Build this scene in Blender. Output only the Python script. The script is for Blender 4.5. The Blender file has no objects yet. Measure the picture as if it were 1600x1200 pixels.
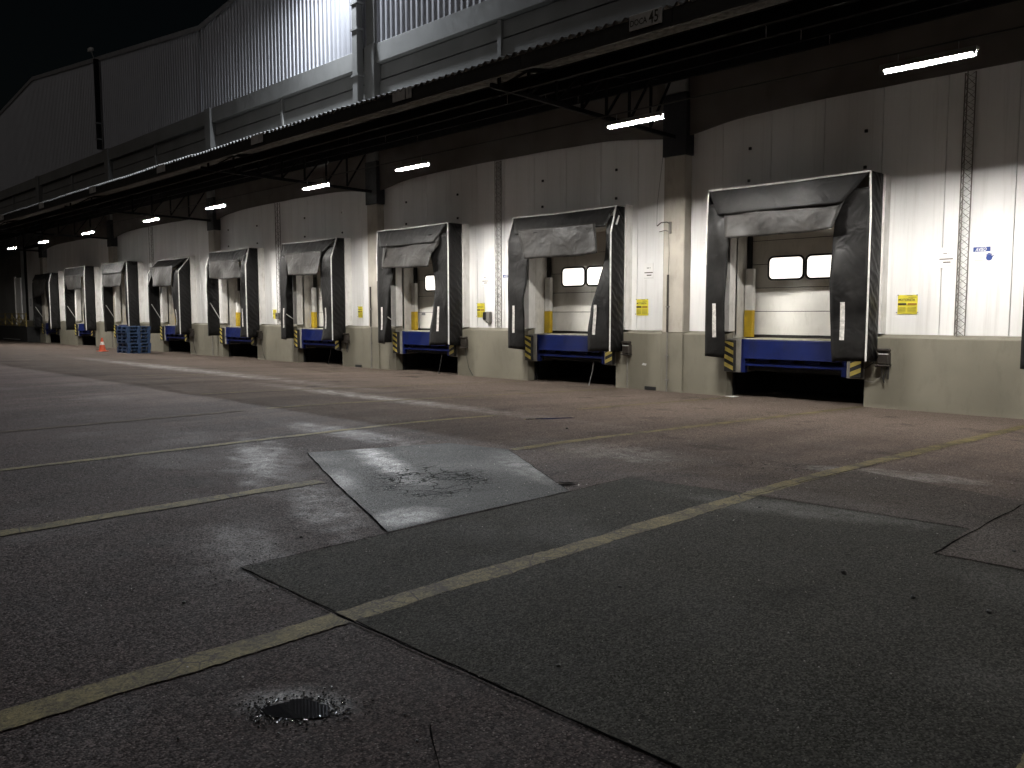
import bpy, bmesh, math, random
from mathutils import Vector, Matrix, noise as mnoise
random.seed(7)
SC = bpy.context.scene
COL = SC.collection

# ------------------------------------------------------------------ camera
cam_d = bpy.data.cameras.new("camera")
cam_d.sensor_width = 36.0
cam_d.lens = 29.23
cam_d.clip_start = 0.05
cam_d.clip_end = 2000
cam = bpy.data.objects.new("camera", cam_d)
COL.objects.link(cam)
_r = Vector((0.70341, 0.71078, -0.00134))
_d = Vector((0.05916, -0.06042, -0.99642))
_f = Vector((-0.70832, 0.70081, -0.08456))
cam.matrix_world = Matrix(((_r.x, -_d.x, -_f.x, 0.0),
                           (_r.y, -_d.y, -_f.y, -15.75),
                           (_r.z, -_d.z, -_f.z, 1.5),
                           (0, 0, 0, 1)))
SC.camera = cam

# ------------------------------------------------------------------ world: night sky
world = bpy.data.worlds.new("World")
SC.world = world
world.use_nodes = True
wn = world.node_tree.nodes
bg = wn["Background"]
sky = wn.new("ShaderNodeTexSky")
sky.sky_type = 'NISHITA'
sky.sun_disc = False
sky.sun_elevation = math.radians(6)
sky.sun_rotation = math.radians(200)
world.node_tree.links.new(sky.outputs[0], bg.inputs[0])
bg.inputs[1].default_value = 0.0011

# faint night glow of the yard (one very weak, very soft sun)
sun_d = bpy.data.lights.new("night_glow", 'SUN')
sun_d.energy = 0.13
sun_d.angle = math.radians(60)
sun_d.color = (1.0, 0.95, 0.9)
sun = bpy.data.objects.new("night_glow", sun_d)
COL.objects.link(sun)
sun.rotation_euler = (math.radians(58), 0, math.radians(25))

SC.view_settings.view_transform = 'Standard'
SC.view_settings.look = 'None'
SC.view_settings.exposure = 0
SC.view_settings.gamma = 1
SC.view_settings.use_curve_mapping = False
SC.cycles.use_denoising = True
SC.cycles.sample_clamp_indirect = 4.0
SC.cycles.max_bounces = 4
SC.cycles.diffuse_bounces = 3
SC.cycles.glossy_bounces = 2
SC.cycles.use_adaptive_sampling = True
SC.cycles.adaptive_threshold = 0.03
SC.cycles.caustics_reflective = False
SC.cycles.caustics_refractive = False

TUBE_EMIT = 3600.0
FLOOD_W = 21000.0

# ------------------------------------------------------------------ helpers
def ground_z(y):
    if y <= -8.6:
        return 0.0
    if y >= 0:
        return -0.27
    t = (y + 8.6) / 8.6
    return -0.27 * t


class MB:
    def __init__(self):
        self.v = []
        self.f = []

    def quad(self, a, b, c, d):
        n = len(self.v)
        self.v += [tuple(a), tuple(b), tuple(c), tuple(d)]
        self.f.append((n, n + 1, n + 2, n + 3))
        return self

    def poly(self, pts):
        n = len(self.v)
        self.v += [tuple(p) for p in pts]
        self.f.append(tuple(range(n, n + len(pts))))
        return self

    def box(self, x0, x1, y0, y1, z0, z1):
        n = len(self.v)
        self.v += [(x0, y0, z0), (x1, y0, z0), (x1, y1, z0), (x0, y1, z0),
                   (x0, y0, z1), (x1, y0, z1), (x1, y1, z1), (x0, y1, z1)]
        for f in ((0, 3, 2, 1), (4, 5, 6, 7), (0, 1, 5, 4), (1, 2, 6, 5), (2, 3, 7, 6), (3, 0, 4, 7)):
            self.f.append(tuple(n + i for i in f))
        return self

    def bar(self, a, b, w, h=None):
        """square bar between two points"""
        h = h or w
        a = Vector(a); b = Vector(b)
        d = (b - a).normalized()
        up = Vector((0, 0, 1)) if abs(d.z) < 0.9 else Vector((0, 1, 0))
        s = d.cross(up).normalized() * (w / 2)
        u = s.cross(d).normalized() * (h / 2)
        n = len(self.v)
        for p in (a, b):
            self.v += [tuple(p - s - u), tuple(p + s - u), tuple(p + s + u), tuple(p - s + u)]
        for f in ((0, 3, 2, 1), (4, 5, 6, 7), (0, 1, 5, 4), (1, 2, 6, 5), (2, 3, 7, 6), (3, 0, 4, 7)):
            self.f.append(tuple(n + i for i in f))
        return self

    def tube(self, pts, r, k=6):
        pts = [Vector(p) for p in pts]
        n0 = len(self.v)
        for i, p in enumerate(pts):
            d = (pts[min(i + 1, len(pts) - 1)] - pts[max(i - 1, 0)]).normalized()
            up = Vector((0, 0, 1)) if abs(d.z) < 0.9 else Vector((0, 1, 0))
            s = d.cross(up).normalized(); u = s.cross(d).normalized()
            rr = r[i] if isinstance(r, (list, tuple)) else r
            for j in range(k):
                t = 2 * math.pi * j / k
                self.v.append(tuple(p + (s * math.cos(t) + u * math.sin(t)) * rr))
        for i in range(len(pts) - 1):
            for j in range(k):
                a = n0 + i * k + j; b = n0 + i * k + (j + 1) % k
                self.f.append((a, b, b + k, a + k))
        self.f.append(tuple(n0 + j for j in reversed(range(k))))
        self.f.append(tuple(n0 + (len(pts) - 1) * k + j for j in range(k)))
        return self

    def grid(self, rows):
        """rows: list of equal-length point lists"""
        n0 = len(self.v); w = len(rows[0])
        for r in rows:
            self.v += [tuple(p) for p in r]
        for i in range(len(rows) - 1):
            for j in range(w - 1):
                a = n0 + i * w + j
                self.f.append((a, a + 1, a + w + 1, a + w))
        return self

    def mesh(self, name, mat):
        m = bpy.data.meshes.new(name)
        m.from_pydata(self.v, [], self.f)
        m.materials.append(mat)
        m.update()
        return m

    def build(self, name, mat, parent=None, bevel=0.0, smooth=False, thick=0.0):
        m = self.mesh(name, mat)
        if bevel or smooth:
            bm = bmesh.new(); bm.from_mesh(m)
            bmesh.ops.recalc_face_normals(bm, faces=bm.faces)
            if bevel:
                ed = [e for e in bm.edges if len(e.link_faces) == 2 and e.calc_face_angle(0) > 0.6]
                bmesh.ops.bevel(bm, geom=ed, offset=bevel, segments=1, affect='EDGES')
            if smooth:
                for f in bm.faces: f.smooth = True
            bm.to_mesh(m); bm.free()
        o = bpy.data.objects.new(name, m)
        COL.objects.link(o)
        if parent: o.parent = parent
        if thick:
            md = o.modifiers.new("solid", 'SOLIDIFY'); md.thickness = thick; md.offset = 0
        return o


def link_mesh(name, mesh, parent=None, loc=(0, 0, 0), scale=None):
    o = bpy.data.objects.new(name, mesh)
    COL.objects.link(o)
    o.location = loc
    if scale: o.scale = scale
    if parent: o.parent = parent
    return o


def tag(o, label=None, cat=None, group=None, kind=None):
    if label: o["label"] = label
    if cat: o["category"] = cat
    if group: o["group"] = group
    if kind: o["kind"] = kind
    return o


def empty(name, loc=(0, 0, 0)):
    o = bpy.data.objects.new(name, None)
    o.empty_display_size = 0.2
    COL.objects.link(o)
    o.location = loc
    return o


def text_mesh(body, size, mat, name, parent, loc, rot=(math.radians(90), 0, 0), shear=0, bold=0.0, sx=1.0):
    c = bpy.data.curves.new(name, 'FONT')
    c.body = body; c.size = size; c.shear = shear; c.offset = bold
    c.align_x = 'LEFT'; c.resolution_u = 2
    t = bpy.data.objects.new(name + "_tmp", c)
    COL.objects.link(t)
    dg = bpy.context.evaluated_depsgraph_get()
    dg.update()
    m = bpy.data.meshes.new_from_object(t.evaluated_get(dg))
    bpy.data.objects.remove(t); 
    m.materials.clear(); m.materials.append(mat)
    o = bpy.data.objects.new(name, m)
    COL.objects.link(o)
    o.location = loc; o.rotation_euler = rot; o.scale = (sx, 1, 1)
    if parent: o.parent = parent
    return o


# ------------------------------------------------------------------ materials
class NT:
    def __init__(self, name):
        self.m = bpy.data.materials.new(name)
        self.m.use_nodes = True
        self.t = self.m.node_tree
        self.n = self.t.nodes
        self.b = self.n["Principled BSDF"]
        self.co = self.n.new("ShaderNodeTexCoord")

    def L(self, a, b): self.t.links.new(a, b)

    def mapping(self, scale=(1, 1, 1), src="Object", loc=(0, 0, 0), rot=(0, 0, 0)):
        mp = self.n.new("ShaderNodeMapping")
        mp.inputs["Scale"].default_value = scale
        mp.inputs["Location"].default_value = loc
        mp.inputs["Rotation"].default_value = rot
        self.L(self.co.outputs[src], mp.inputs[0])
        return mp.outputs[0]

    def noise(self, vec, scale, detail=4, rough=0.55, dist=0.0):
        t = self.n.new("ShaderNodeTexNoise")
        t.inputs["Scale"].default_value = scale
        t.inputs["Detail"].default_value = detail
        t.inputs["Roughness"].default_value = rough
        t.inputs["Distortion"].default_value = dist
        self.L(vec, t.inputs["Vector"])
        return t.outputs["Fac"]

    def voro(self, vec, scale, feature='F1', out="Distance", rand=1.0):
        t = self.n.new("ShaderNodeTexVoronoi")
        t.feature = feature
        t.inputs["Scale"].default_value = scale
        t.inputs["Randomness"].default_value = rand
        self.L(vec, t.inputs["Vector"])
        return t.outputs[out]

    def ramp(self, fac, stops):
        r = self.n.new("ShaderNodeValToRGB")
        e = r.color_ramp.elements
        while len(e) < len(stops): e.new(0.5)
        for i, (p, c) in enumerate(stops):
            e[i].position = p
            e[i].color = (c, c, c, 1) if isinstance(c, (int, float)) else (*c, 1)
        self.L(fac, r.inputs[0])
        return r.outputs[0]

    def val(self, x, sock):
        if isinstance(x, (int, float)): sock.default_value = x
        elif isinstance(x, tuple): sock.default_value = (*x, 1)
        else: self.L(x, sock)

    def mix(self, fac, a, b, mode='MIX'):
        m = self.n.new("ShaderNodeMix"); m.data_type = 'RGBA'; m.blend_type = mode
        self.val(fac, m.inputs[0]); self.val(a, m.inputs[6]); self.val(b, m.inputs[7])
        return m.outputs[2]

    def math(self, op, a, b=0.0, clamp=False):
        m = self.n.new("ShaderNodeMath"); m.operation = op; m.use_clamp = clamp
        self.val(a, m.inputs[0]); self.val(b, m.inputs[1])
        return m.outputs[0]

    def bump(self, h, strength, dist=0.01, normal=None):
        b = self.n.new("ShaderNodeBump")
        b.inputs["Strength"].default_value = strength
        b.inputs["Distance"].default_value = dist
        self.L(h, b.inputs["Height"])
        if normal: self.L(normal, b.inputs["Normal"])
        return b.outputs[0]

    def spot(self, vec_src, cx, cy, rx, ry, soft=0.5, rot=0.0, wob=0.0):
        """elliptic mask in the object's own xy plane with a wobbly edge"""
        mp = self.n.new("ShaderNodeMapping"); mp.vector_type = 'TEXTURE'
        mp.inputs["Location"].default_value = (cx, cy, 0)
        mp.inputs["Rotation"].default_value = (0, 0, rot)
        mp.inputs["Scale"].default_value = (rx, ry, 1000.0)
        self.L(vec_src, mp.inputs[0])
        ln = self.n.new("ShaderNodeVectorMath"); ln.operation = 'LENGTH'
        self.L(mp.outputs[0], ln.inputs[0])
        d = ln.outputs["Value"]
        if wob:
            nz = self.noise(vec_src, 2.2 / max(min(rx, ry), 0.05) ** 0.5, 4)
            d = self.math('ADD', d, self.math('MULTIPLY', self.math('SUBTRACT', nz, 0.5), wob))
        mr = self.n.new("ShaderNodeMapRange")
        mr.inputs["From Min"].default_value = 1.0
        mr.inputs["From Max"].default_value = 1.0 - soft
        self.L(d, mr.inputs["Value"])
        mr.clamp = True
        mr.interpolation_type = 'SMOOTHSTEP'
        return mr.outputs[0]

    def max(self, *a):
        r = a[0]
        for x in a[1:]: r = self.math('MAXIMUM', r, x)
        return r

    def out(self, color=None, rough=None, normal=None, metal=None, spec=None):
        i = self.b.inputs
        if color is not None: self.val(color, i["Base Color"])
        if rough is not None: self.val(rough, i["Roughness"])
        if metal is not None: self.val(metal, i["Metallic"])
        if spec is not None: self.val(spec, i["Specular IOR Level"])
        if normal is not None: self.L(normal, i["Normal"])
        return self.m


def simple(name, col, rough=0.6, var=0.25, scale=3.0, bump=0.0, bscale=60.0, metal=0.0, dirt=None, stretch=(1, 1, 1), spec=None):
    k = NT(name)
    v = k.mapping(stretch)
    n = k.noise(v, scale, 3, 0.6)
    dark = tuple(c * (1 - var) for c in col)
    lite = tuple(min(1, c * (1 + var * 0.5)) for c in col)
    c = k.mix(k.ramp(n, [(0.3, 0.0), (0.7, 1.0)]), dark, lite)
    if dirt:
        d = k.noise(k.mapping((1, 1, 0.35)), scale * 2.7, 4, 0.7)
        c = k.mix(k.ramp(d, [(0.52, 0.0), (0.75, 0.7)]), c, dirt)
    rr = k.ramp(k.noise(v, scale * 4, 2), [(0.3, max(0, rough - 0.1)), (0.7, min(1, rough + 0.1))])
    nm = None
    if bump:
        nm = k.bump(k.noise(k.mapping(), bscale, 2, 0.6), bump, 0.01)
    return k.out(c, rr, nm, metal, spec)


def emis(name, col, strength):
    m = bpy.data.materials.new(name); m.use_nodes = True
    b = m.node_tree.nodes["Principled BSDF"]
    b.inputs["Base Color"].default_value = (0.8, 0.8, 0.8, 1)
    b.inputs["Emission Color"].default_value = (*col, 1)
    b.inputs["Emission Strength"].default_value = strength
    return m


def asphalt(name, c0, c1, agg=0.5, wet=None, rough=0.55, stone=(0.30, 0.28, 0.26), cracks=None, ascale=105.0, streak=0.5, dust_or_lamplight=None):
    """c0,c1 dark/light tint; wet: function(k, vec)->mask; cracks: mask function"""
    k = NT(name)
    ob = k.co.outputs["Object"]
    big = k.noise(ob, 0.35, 3, 0.6)
    mid = k.noise(ob, 2.3, 4, 0.65)
    st = k.noise(k.mapping((1.6, 0.16, 1)), 0.9, 3, 0.6)
    f = k.math('ADD', k.math('MULTIPLY', big, 0.45), k.math('MULTIPLY', mid, 0.35))
    f = k.math('ADD', f, k.math('MULTIPLY', st, 0.2 + streak * 0.2))
    c = k.mix(k.ramp(f, [(0.38, 0.0), (0.66, 1.0)]), c0, c1)
    if dust_or_lamplight:      # dusty tone plus lamplight painted near the docks, thinning unevenly into the yard
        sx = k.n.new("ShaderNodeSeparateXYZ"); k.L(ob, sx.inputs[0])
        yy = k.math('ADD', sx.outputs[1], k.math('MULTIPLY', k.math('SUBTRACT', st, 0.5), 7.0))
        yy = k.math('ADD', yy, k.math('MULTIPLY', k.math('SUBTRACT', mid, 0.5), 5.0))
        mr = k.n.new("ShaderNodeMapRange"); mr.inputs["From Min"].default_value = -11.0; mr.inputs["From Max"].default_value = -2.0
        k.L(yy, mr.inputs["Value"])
        c = k.mix(k.math('MULTIPLY', mr.outputs[0], 0.75), c, dust_or_lamplight)
    # aggregate stones: every stone has its own tone, a few are pale
    cell = k.n.new("ShaderNodeTexVoronoi"); cell.inputs["Scale"].default_value = ascale
    k.L(ob, cell.inputs["Vector"])
    sep = k.n.new("ShaderNodeSeparateColor"); k.L(cell.outputs["Color"], sep.inputs[0])
    tone = k.ramp(sep.outputs[1], [(0.0, 0.45), (0.6, 0.95), (1.0, 1.7)])
    c = k.mix(0.8, c, k.mix(1.0, c, tone, 'MULTIPLY'))
    pick = k.ramp(sep.outputs[0], [(0.88, 0.0), (0.97, 1.0)])
    pick = k.math('MULTIPLY', pick, k.ramp(cell.outputs["Distance"], [(0.25, 1.0), (0.5, 0.0)]))
    c = k.mix(k.math('MULTIPLY', pick, agg), c, stone)
    gap = k.ramp(cell.outputs["Distance"], [(0.45, 0.0), (0.8, 0.6)])
    c = k.mix(gap, c, tuple(x * 0.4 for x in c0))
    # dark spots / oil
    oil = k.ramp(k.noise(ob, 0.9, 3, 0.7), [(0.60, 0.0), (0.72, 0.55)])
    c = k.mix(oil, c, tuple(x * 0.45 for x in c0))
    w = k.ramp(k.noise(ob, 0.55, 3, 0.65), [(0.55, 0.0), (0.8, 0.12)])
    if wet: w = k.max(w, k.math('MULTIPLY', wet(k, ob), k.ramp(k.noise(ob, 6.0, 4, 0.7), [(0.34, 0.25), (0.6, 1.0)])))
    c = k.mix(k.math('MULTIPLY', w, 0.45), c, (0.012, 0.012, 0.012))
    h = k.math('ADD', k.math('MULTIPLY', cell.outputs["Distance"], -0.9), k.math('MULTIPLY', k.noise(ob, 22, 3, 0.7), 0.8))
    rr = k.math('SUBTRACT', rough + 0.06, k.math('MULTIPLY', w, rough - 0.13))
    rr = k.math('ADD', rr, k.math('MULTIPLY', k.math('SUBTRACT', mid, 0.5), 0.25), True)
    if cracks:
        cm, csc = cracks
        jit = k.n.new("ShaderNodeVectorMath"); jit.operation = 'ADD'
        nz = k.n.new("ShaderNodeTexNoise"); nz.inputs["Scale"].default_value = 3.0; nz.inputs["Detail"].default_value = 5
        k.L(ob, nz.inputs["Vector"])
        sc = k.n.new("ShaderNodeVectorMath"); sc.operation = 'SCALE'; sc.inputs["Scale"].default_value = 0.45
        k.L(nz.outputs["Color"], sc.inputs[0]); k.L(ob, jit.inputs[0]); k.L(sc.outputs[0], jit.inputs[1])
        e1 = k.voro(jit.outputs[0], csc, 'DISTANCE_TO_EDGE')
        e2 = k.voro(jit.outputs[0], csc * 2.6, 'DISTANCE_TO_EDGE')
        gate = k.ramp(k.noise(ob, 2.0, 3), [(0.42, 0.0), (0.55, 1.0)])
        cr = k.max(k.ramp(e1, [(0.012, 1.0), (0.05, 0.0)]), k.math('MULTIPLY', k.ramp(e2, [(0.02, 1.0), (0.07, 0.0)]), gate))
        cr = k.math('MULTIPLY', cr, cm(k, ob))
        c = k.mix(cr, c, (0.004, 0.004, 0.004))
        rr = k.max(rr, cr)
        h = k.math('SUBTRACT', h, k.math('MULTIPLY', cr, 2.5))
    # each stone's face is tilted a little its own way, so wet stones glint singly
    sub = k.n.new("ShaderNodeVectorMath"); sub.operation = 'SUBTRACT'; sub.inputs[1].default_value = (0.5, 0.5, 0.5)
    k.L(cell.outputs["Color"], sub.inputs[0])
    scl = k.n.new("ShaderNodeVectorMath"); scl.operation = 'MULTIPLY'; scl.inputs[1].default_value = (0.42, 0.42, 0.0)
    k.L(sub.outputs[0], scl.inputs[0])
    add = k.n.new("ShaderNodeVectorMath"); add.operation = 'ADD'
    k.L(k.bump(h, 0.45, 0.004), add.inputs[0]); k.L(scl.outputs[0], add.inputs[1])
    nrm = k.n.new("ShaderNodeVectorMath"); nrm.operation = 'NORMALIZE'; k.L(add.outputs[0], nrm.inputs[0])
    return k.out(c, rr, nrm.outputs[0], spec=k.math('ADD', 0.045, k.math('MULTIPLY', w, 0.34)))


M = {}
def wet_yard(k, v):
    S = lambda w, *q: k.math('MULTIPLY', k.spot(v, *q), w)
    return k.max(S(0.32, -7.9, -11.6, 2.2, 0.5, 0.95, -0.42, 1.6), S(0.5, -2.78, -14.18, 0.34, 0.2, 0.9, 0.6, 0.9),
                 S(0.2, -4.9, -13.3, 1.2, 0.4, 0.95, -0.3, 1.6), S(0.25, -5.6, -12.3, 1.5, 0.35, 0.95, -0.38, 1.6), S(0.3, -8.8, -9.9, 2.2, 0.45, 0.95, 0.0, 1.5),
                 S(0.28, -5.6, -8.7, 1.6, 0.8, 0.9, 0.0, 0.9), S(0.5, -12.5, -6.7, 6.5, 0.55, 0.9, 0.0, 0.9),
                 S(0.6, -24.0, -5.6, 12.0, 0.8, 0.9, 0.0, 0.9), S(0.3, -3.0, -7.7, 0.9, 0.35, 0.25, 0.3, 0.5))
def crack_yard(k, v): return k.spot(v, -4.0, -8.15, 0.62, 0.42, 0.5, 0.6, 0.5)
M['yard'] = asphalt('reddish_asphalt', (0.0125, 0.0085, 0.0082), (0.034, 0.0245, 0.023), 0.9, wet_yard, 0.74, (0.13, 0.115, 0.11), (crack_yard, 7.0), dust_or_lamplight=(0.135, 0.107, 0.088))  # near-dock lamplight is put into the ground tint with some dusty brown
def wet_none(k, v): return k.math('MULTIPLY', k.spot(v, -2.9, -9.8, 1.3, 0.35, 0.8, 0.25, 0.9), 0.2)
M['grey_patch'] = asphalt('grey_asphalt', (0.0135, 0.0127, 0.0103), (0.0245, 0.0230, 0.0188), 0.7, wet_none, 0.8, (0.085, 0.085, 0.078), None, 120.0)
M['brown_patch'] = asphalt('brown_asphalt', (0.021, 0.0165, 0.0145), (0.044, 0.0355, 0.031), 0.4, None, 0.75, (0.13, 0.12, 0.115), None, 115.0)
def wet_mid(k, v):
    S = lambda w, *q: k.math('MULTIPLY', k.spot(v, *q), w)
    return k.max(S(0.38, -7.0, -10.75, 1.6, 0.26, 0.8, -0.36, 0.5), S(0.36, -4.85, -12.05, 0.32, 0.42, 0.8, 0.1, 0.6),
                 S(0.32, -5.7, -9.95, 1.2, 0.35, 0.9, -0.5, 0.6), S(0.22, -5.85, -11.2, 0.35, 0.25, 0.9, 0, 0.8), S(0.2, -6.3, -11.65, 0.8, 0.2, 0.9, -0.4, 0.5))
def crack_mid(k, v): return k.spot(v, -5.75, -11.05, 0.95, 0.75, 0.4, -0.5, 0.6)
M['mid_patch'] = asphalt('blue_grey_patch', (0.0085, 0.0093, 0.0097), (0.022, 0.0235, 0.0245), 0.25, wet_mid, 0.6, (0.12, 0.12, 0.12), (crack_mid, 4.2), 140.0)

# worn yellow paint
k = NT('worn_yellow_paint')
ob = k.co.outputs["Object"]
wear = k.ramp(k.math('ADD', k.math('MULTIPLY', k.noise(ob, 3.0, 8, 0.7), 0.6), k.math('MULTIPLY', k.noise(ob, 28, 6, 0.75), 0.4)), [(0.39, 0.0), (0.58, 1.0)])
col = k.mix(wear, (0.030, 0.025, 0.017), (0.112, 0.093, 0.042))
crk = k.ramp(k.voro(k.mapping(), 6.0, 'DISTANCE_TO_EDGE'), [(0.01, 1.0), (0.035, 0.0)])
crk = k.math('MULTIPLY', crk, k.ramp(k.noise(ob, 1.7, 4), [(0.5, 0.0), (0.56, 1.0)]))
col = k.mix(crk, col, (0.03, 0.025, 0.02))
pc = k.n.new("ShaderNodeTexVoronoi"); pc.inputs["Scale"].default_value = 105; k.L(ob, pc.inputs["Vector"])
ps = k.n.new("ShaderNodeSeparateColor"); k.L(pc.outputs["Color"], ps.inputs[0])
col = k.mix(0.7, col, k.mix(1.0, col, k.ramp(ps.outputs[1], [(0.0, 0.5), (0.6, 1.0), (1.0, 1.35)]), 'MULTIPLY'))
chip = k.math('MULTIPLY', k.ramp(ps.outputs[0], [(0.72, 0.0), (0.86, 0.9)]), k.ramp(k.noise(ob, 5.0, 4, 0.7), [(0.4, 0.0), (0.62, 1.0)]))
col = k.mix(chip, col, (0.028, 0.023, 0.018))
M['paint'] = k.out(col, 0.75, k.bump(k.noise(ob, 90, 3, 0.7), 0.5, 0.004), spec=0.06)
M['faint_paint'] = simple('faded_paint', (0.048, 0.039, 0.031), 0.85, 0.5, 6, 0.4, 80, spec=0.03)
M['joint'] = simple('dark_joint', (0.004, 0.004, 0.004), 1.0, 0.3, spec=0.0)

def panel_mat():
    k = NT('white_insulated_panel')
    v = k.mapping((1, 1, 0.15))
    n = k.noise(v, 2.0, 6, 0.6)
    c = k.mix(k.ramp(n, [(0.3, 0.0), (0.7, 1.0)]), (0.74, 0.735, 0.725), (0.83, 0.825, 0.815))
    rnd = k.n.new("ShaderNodeObjectInfo").outputs["Random"]
    c = k.mix(k.math('MULTIPLY', rnd, 0.12), c, (0.5, 0.49, 0.47))
    gr = k.n.new("ShaderNodeSeparateXYZ"); k.L(k.co.outputs["Object"], gr.inputs[0])
    drip = k.ramp(k.noise(k.mapping((9, 9, 0.35)), 1.0, 6, 0.7), [(0.5, 0.0), (0.8, 0.5)])
    c = k.mix(drip, c, (0.42, 0.40, 0.37))
    # fine vertical micro-profile
    w = k.n.new("ShaderNodeTexWave"); w.bands_direction = 'X'; w.inputs["Scale"].default_value = 5.0
    k.L(k.co.outputs["Object"], w.inputs["Vector"])
    return k.out(c, 0.42, k.bump(w.outputs["Fac"], 0.12, 0.004))
M['panel'] = panel_mat()
M['white'] = simple('white_painted_frame', (0.68, 0.665, 0.64), 0.5, 0.12, 3, dirt=(0.4, 0.37, 0.33))
M['jamb'] = simple('offwhite_jamb', (0.58, 0.56, 0.52), 0.5, 0.15, 3, dirt=(0.3, 0.28, 0.25))
M['plinth'] = simple('khaki_painted_concrete', (0.18, 0.167, 0.128), 0.62, 0.14, 1.3, 0.25, 70, dirt=(0.125, 0.114, 0.088))
M['column'] = simple('pale_concrete_column', (0.38, 0.35, 0.30), 0.7, 0.15, 2, 0.3, 60, dirt=(0.25, 0.23, 0.195))
M['concrete'] = simple('grey_precast_concrete', (0.185, 0.183, 0.178), 0.75, 0.2, 0.9, 0.3, 50, dirt=(0.15, 0.147, 0.138))
M['corbel'] = simple('grey_concrete_block', (0.23, 0.215, 0.19), 0.8, 0.3, 4, 0.5, 40)
M['cladding'] = simple('light_metal_cladding', (0.40, 0.40, 0.43), 0.42, 0.08, 1.0, metal=0.35, stretch=(1, 1, 0.1))
M['roofmetal'] = simple('roof_sheet', (0.25, 0.25, 0.26), 0.6, 0.2)
M['fibre'] = simple('weathered_fibre_cement', (0.20, 0.195, 0.185), 0.8, 0.45, 5, 0.4, 50, dirt=(0.05, 0.045, 0.04))
M['soffit'] = simple('dark_brown_soffit', (0.105, 0.093, 0.082), 0.8, 0.25, 1.5)
M['steel'] = simple('dark_painted_steel', (0.008, 0.008, 0.009), 0.7, 0.3, 3, spec=0.15)
M['galv'] = simple('grey_galvanised_steel', (0.26, 0.26, 0.255), 0.5, 0.3, 6, metal=0.3)
M['fascia'] = simple('dark_fascia_sheet', (0.03, 0.029, 0.027), 0.7, 0.3, 2, dirt=(0.018, 0.018, 0.017))
M['rim'] = simple('dull_gutter_rim', (0.035, 0.035, 0.034), 0.6, 0.5, 9)
M['pit'] = simple('oily_black_pit', (0.012, 0.012, 0.012), 0.8, 0.4, 4)
M['bracket'] = simple('blue_black_steel_bracket', (0.009, 0.0095, 0.012), 0.55, 0.3, 3)

def tarp(name, base, dust_or_lamplight, amount, diag=0.0):
    k = NT(name)
    ob = k.co.outputs["Object"]
    n = k.noise(ob, 1.4, 4, 0.65, 0.4)
    n2 = k.noise(k.mapping((1, 1, 0.4)), 9, 3, 0.7)
    d = k.math('MULTIPLY', k.ramp(n, [(0.40, 0.0), (0.70, 1.0)]), k.ramp(n2, [(0.25, 0.35), (0.7, 1.0)]))
    c = k.mix(k.math('MULTIPLY', d, amount), base, dust_or_lamplight)
    scuff = k.ramp(k.noise(k.mapping((2.5, 2.5, 12)), 2.0, 5, 0.7), [(0.62, 0.0), (0.76, 0.6)])
    c = k.mix(k.math('MULTIPLY', scuff, amount), c, tuple(x * 2.6 for x in dust_or_lamplight))
    h = k.math('MULTIPLY', k.noise(ob, 2.2, 2, 0.5, 0.8), 1.0)
    if diag:
        w = k.n.new("ShaderNodeTexWave"); w.inputs["Scale"].default_value = 1.9
        w.inputs["Distortion"].default_value = 7.0; w.inputs["Detail"].default_value = 3; w.inputs["Detail Scale"].default_value = 1.2
        k.L(k.mapping((1, 1.3, 1.0), rot=(math.radians(38), 0, 0)), w.inputs["Vector"])
        w.bands_direction = 'Z'
        h = k.math('ADD', h, k.math('MULTIPLY', w.outputs["Fac"], diag))
    return k.out(c, k.ramp(n, [(0.3, 0.40), (0.7, 0.62)]), k.bump(h, 0.6, 0.06), spec=0.22)
M['tarp'] = tarp('black_tarpaulin', (0.0042, 0.004, 0.004), (0.020, 0.019, 0.018), 0.9)
M['tarp_side'] = tarp('black_side_tarpaulin', (0.005, 0.0047, 0.0047), (0.015, 0.014, 0.0135), 0.45, 0.3)
M['tarp_grey'] = tarp('dusty_grey_tarpaulin', (0.011, 0.0102, 0.0095), (0.045, 0.0415, 0.038), 0.9)
M['piping'] = simple('pale_grey_piping', (0.62, 0.61, 0.58), 0.5, 0.25, 8)
M['strip'] = simple('dirty_white_strip', (0.55, 0.53, 0.50), 0.6, 0.45, 14, dirt=(0.15, 0.14, 0.13))
M['blue'] = simple('blue_leveller_paint', (0.0045, 0.010, 0.065), 0.45, 0.25, 2.5, 0.1, 30, dirt=(0.009, 0.010, 0.028), spec=0.2)
M['deck'] = simple('worn_steel_deck', (0.42, 0.39, 0.30), 0.45, 0.4, 5, metal=0.2)
M['yellow'] = simple('safety_yellow_paint', (0.50, 0.34, 0.015), 0.5, 0.2, 4, dirt=(0.28, 0.20, 0.04))
M['stripe_y'] = simple('dirty_yellow_stripe', (0.50, 0.39, 0.085), 0.6, 0.3, 9, dirt=(0.24, 0.195, 0.085))
M['rubber'] = simple('black_rubber', (0.014, 0.013, 0.012), 0.7, 0.3, 8)
M['door'] = simple('cream_sectional_door', (0.68, 0.665, 0.62), 0.45, 0.1, 2, 0.06, 90, stretch=(1, 1, 1), dirt=(0.5, 0.485, 0.44))
M['window_glow'] = emis('lit_window', (1.0, 0.95, 0.86), 1.7)
M['black'] = simple('black_plastic', (0.012, 0.012, 0.012), 0.5, 0.3, 8)
M['dkbrown'] = simple('dark_brown_casing', (0.030, 0.024, 0.019), 0.6, 0.4, 9)
M['boxgrey'] = simple('grey_plastic_casing', (0.16, 0.15, 0.135), 0.5, 0.2, 9)
M['poster'] = simple('yellow_paper', (0.80, 0.69, 0.06), 0.6, 0.08, 6)
M['ink'] = simple('dark_ink', (0.05, 0.045, 0.03), 0.7, 0.2, 9)
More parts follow.
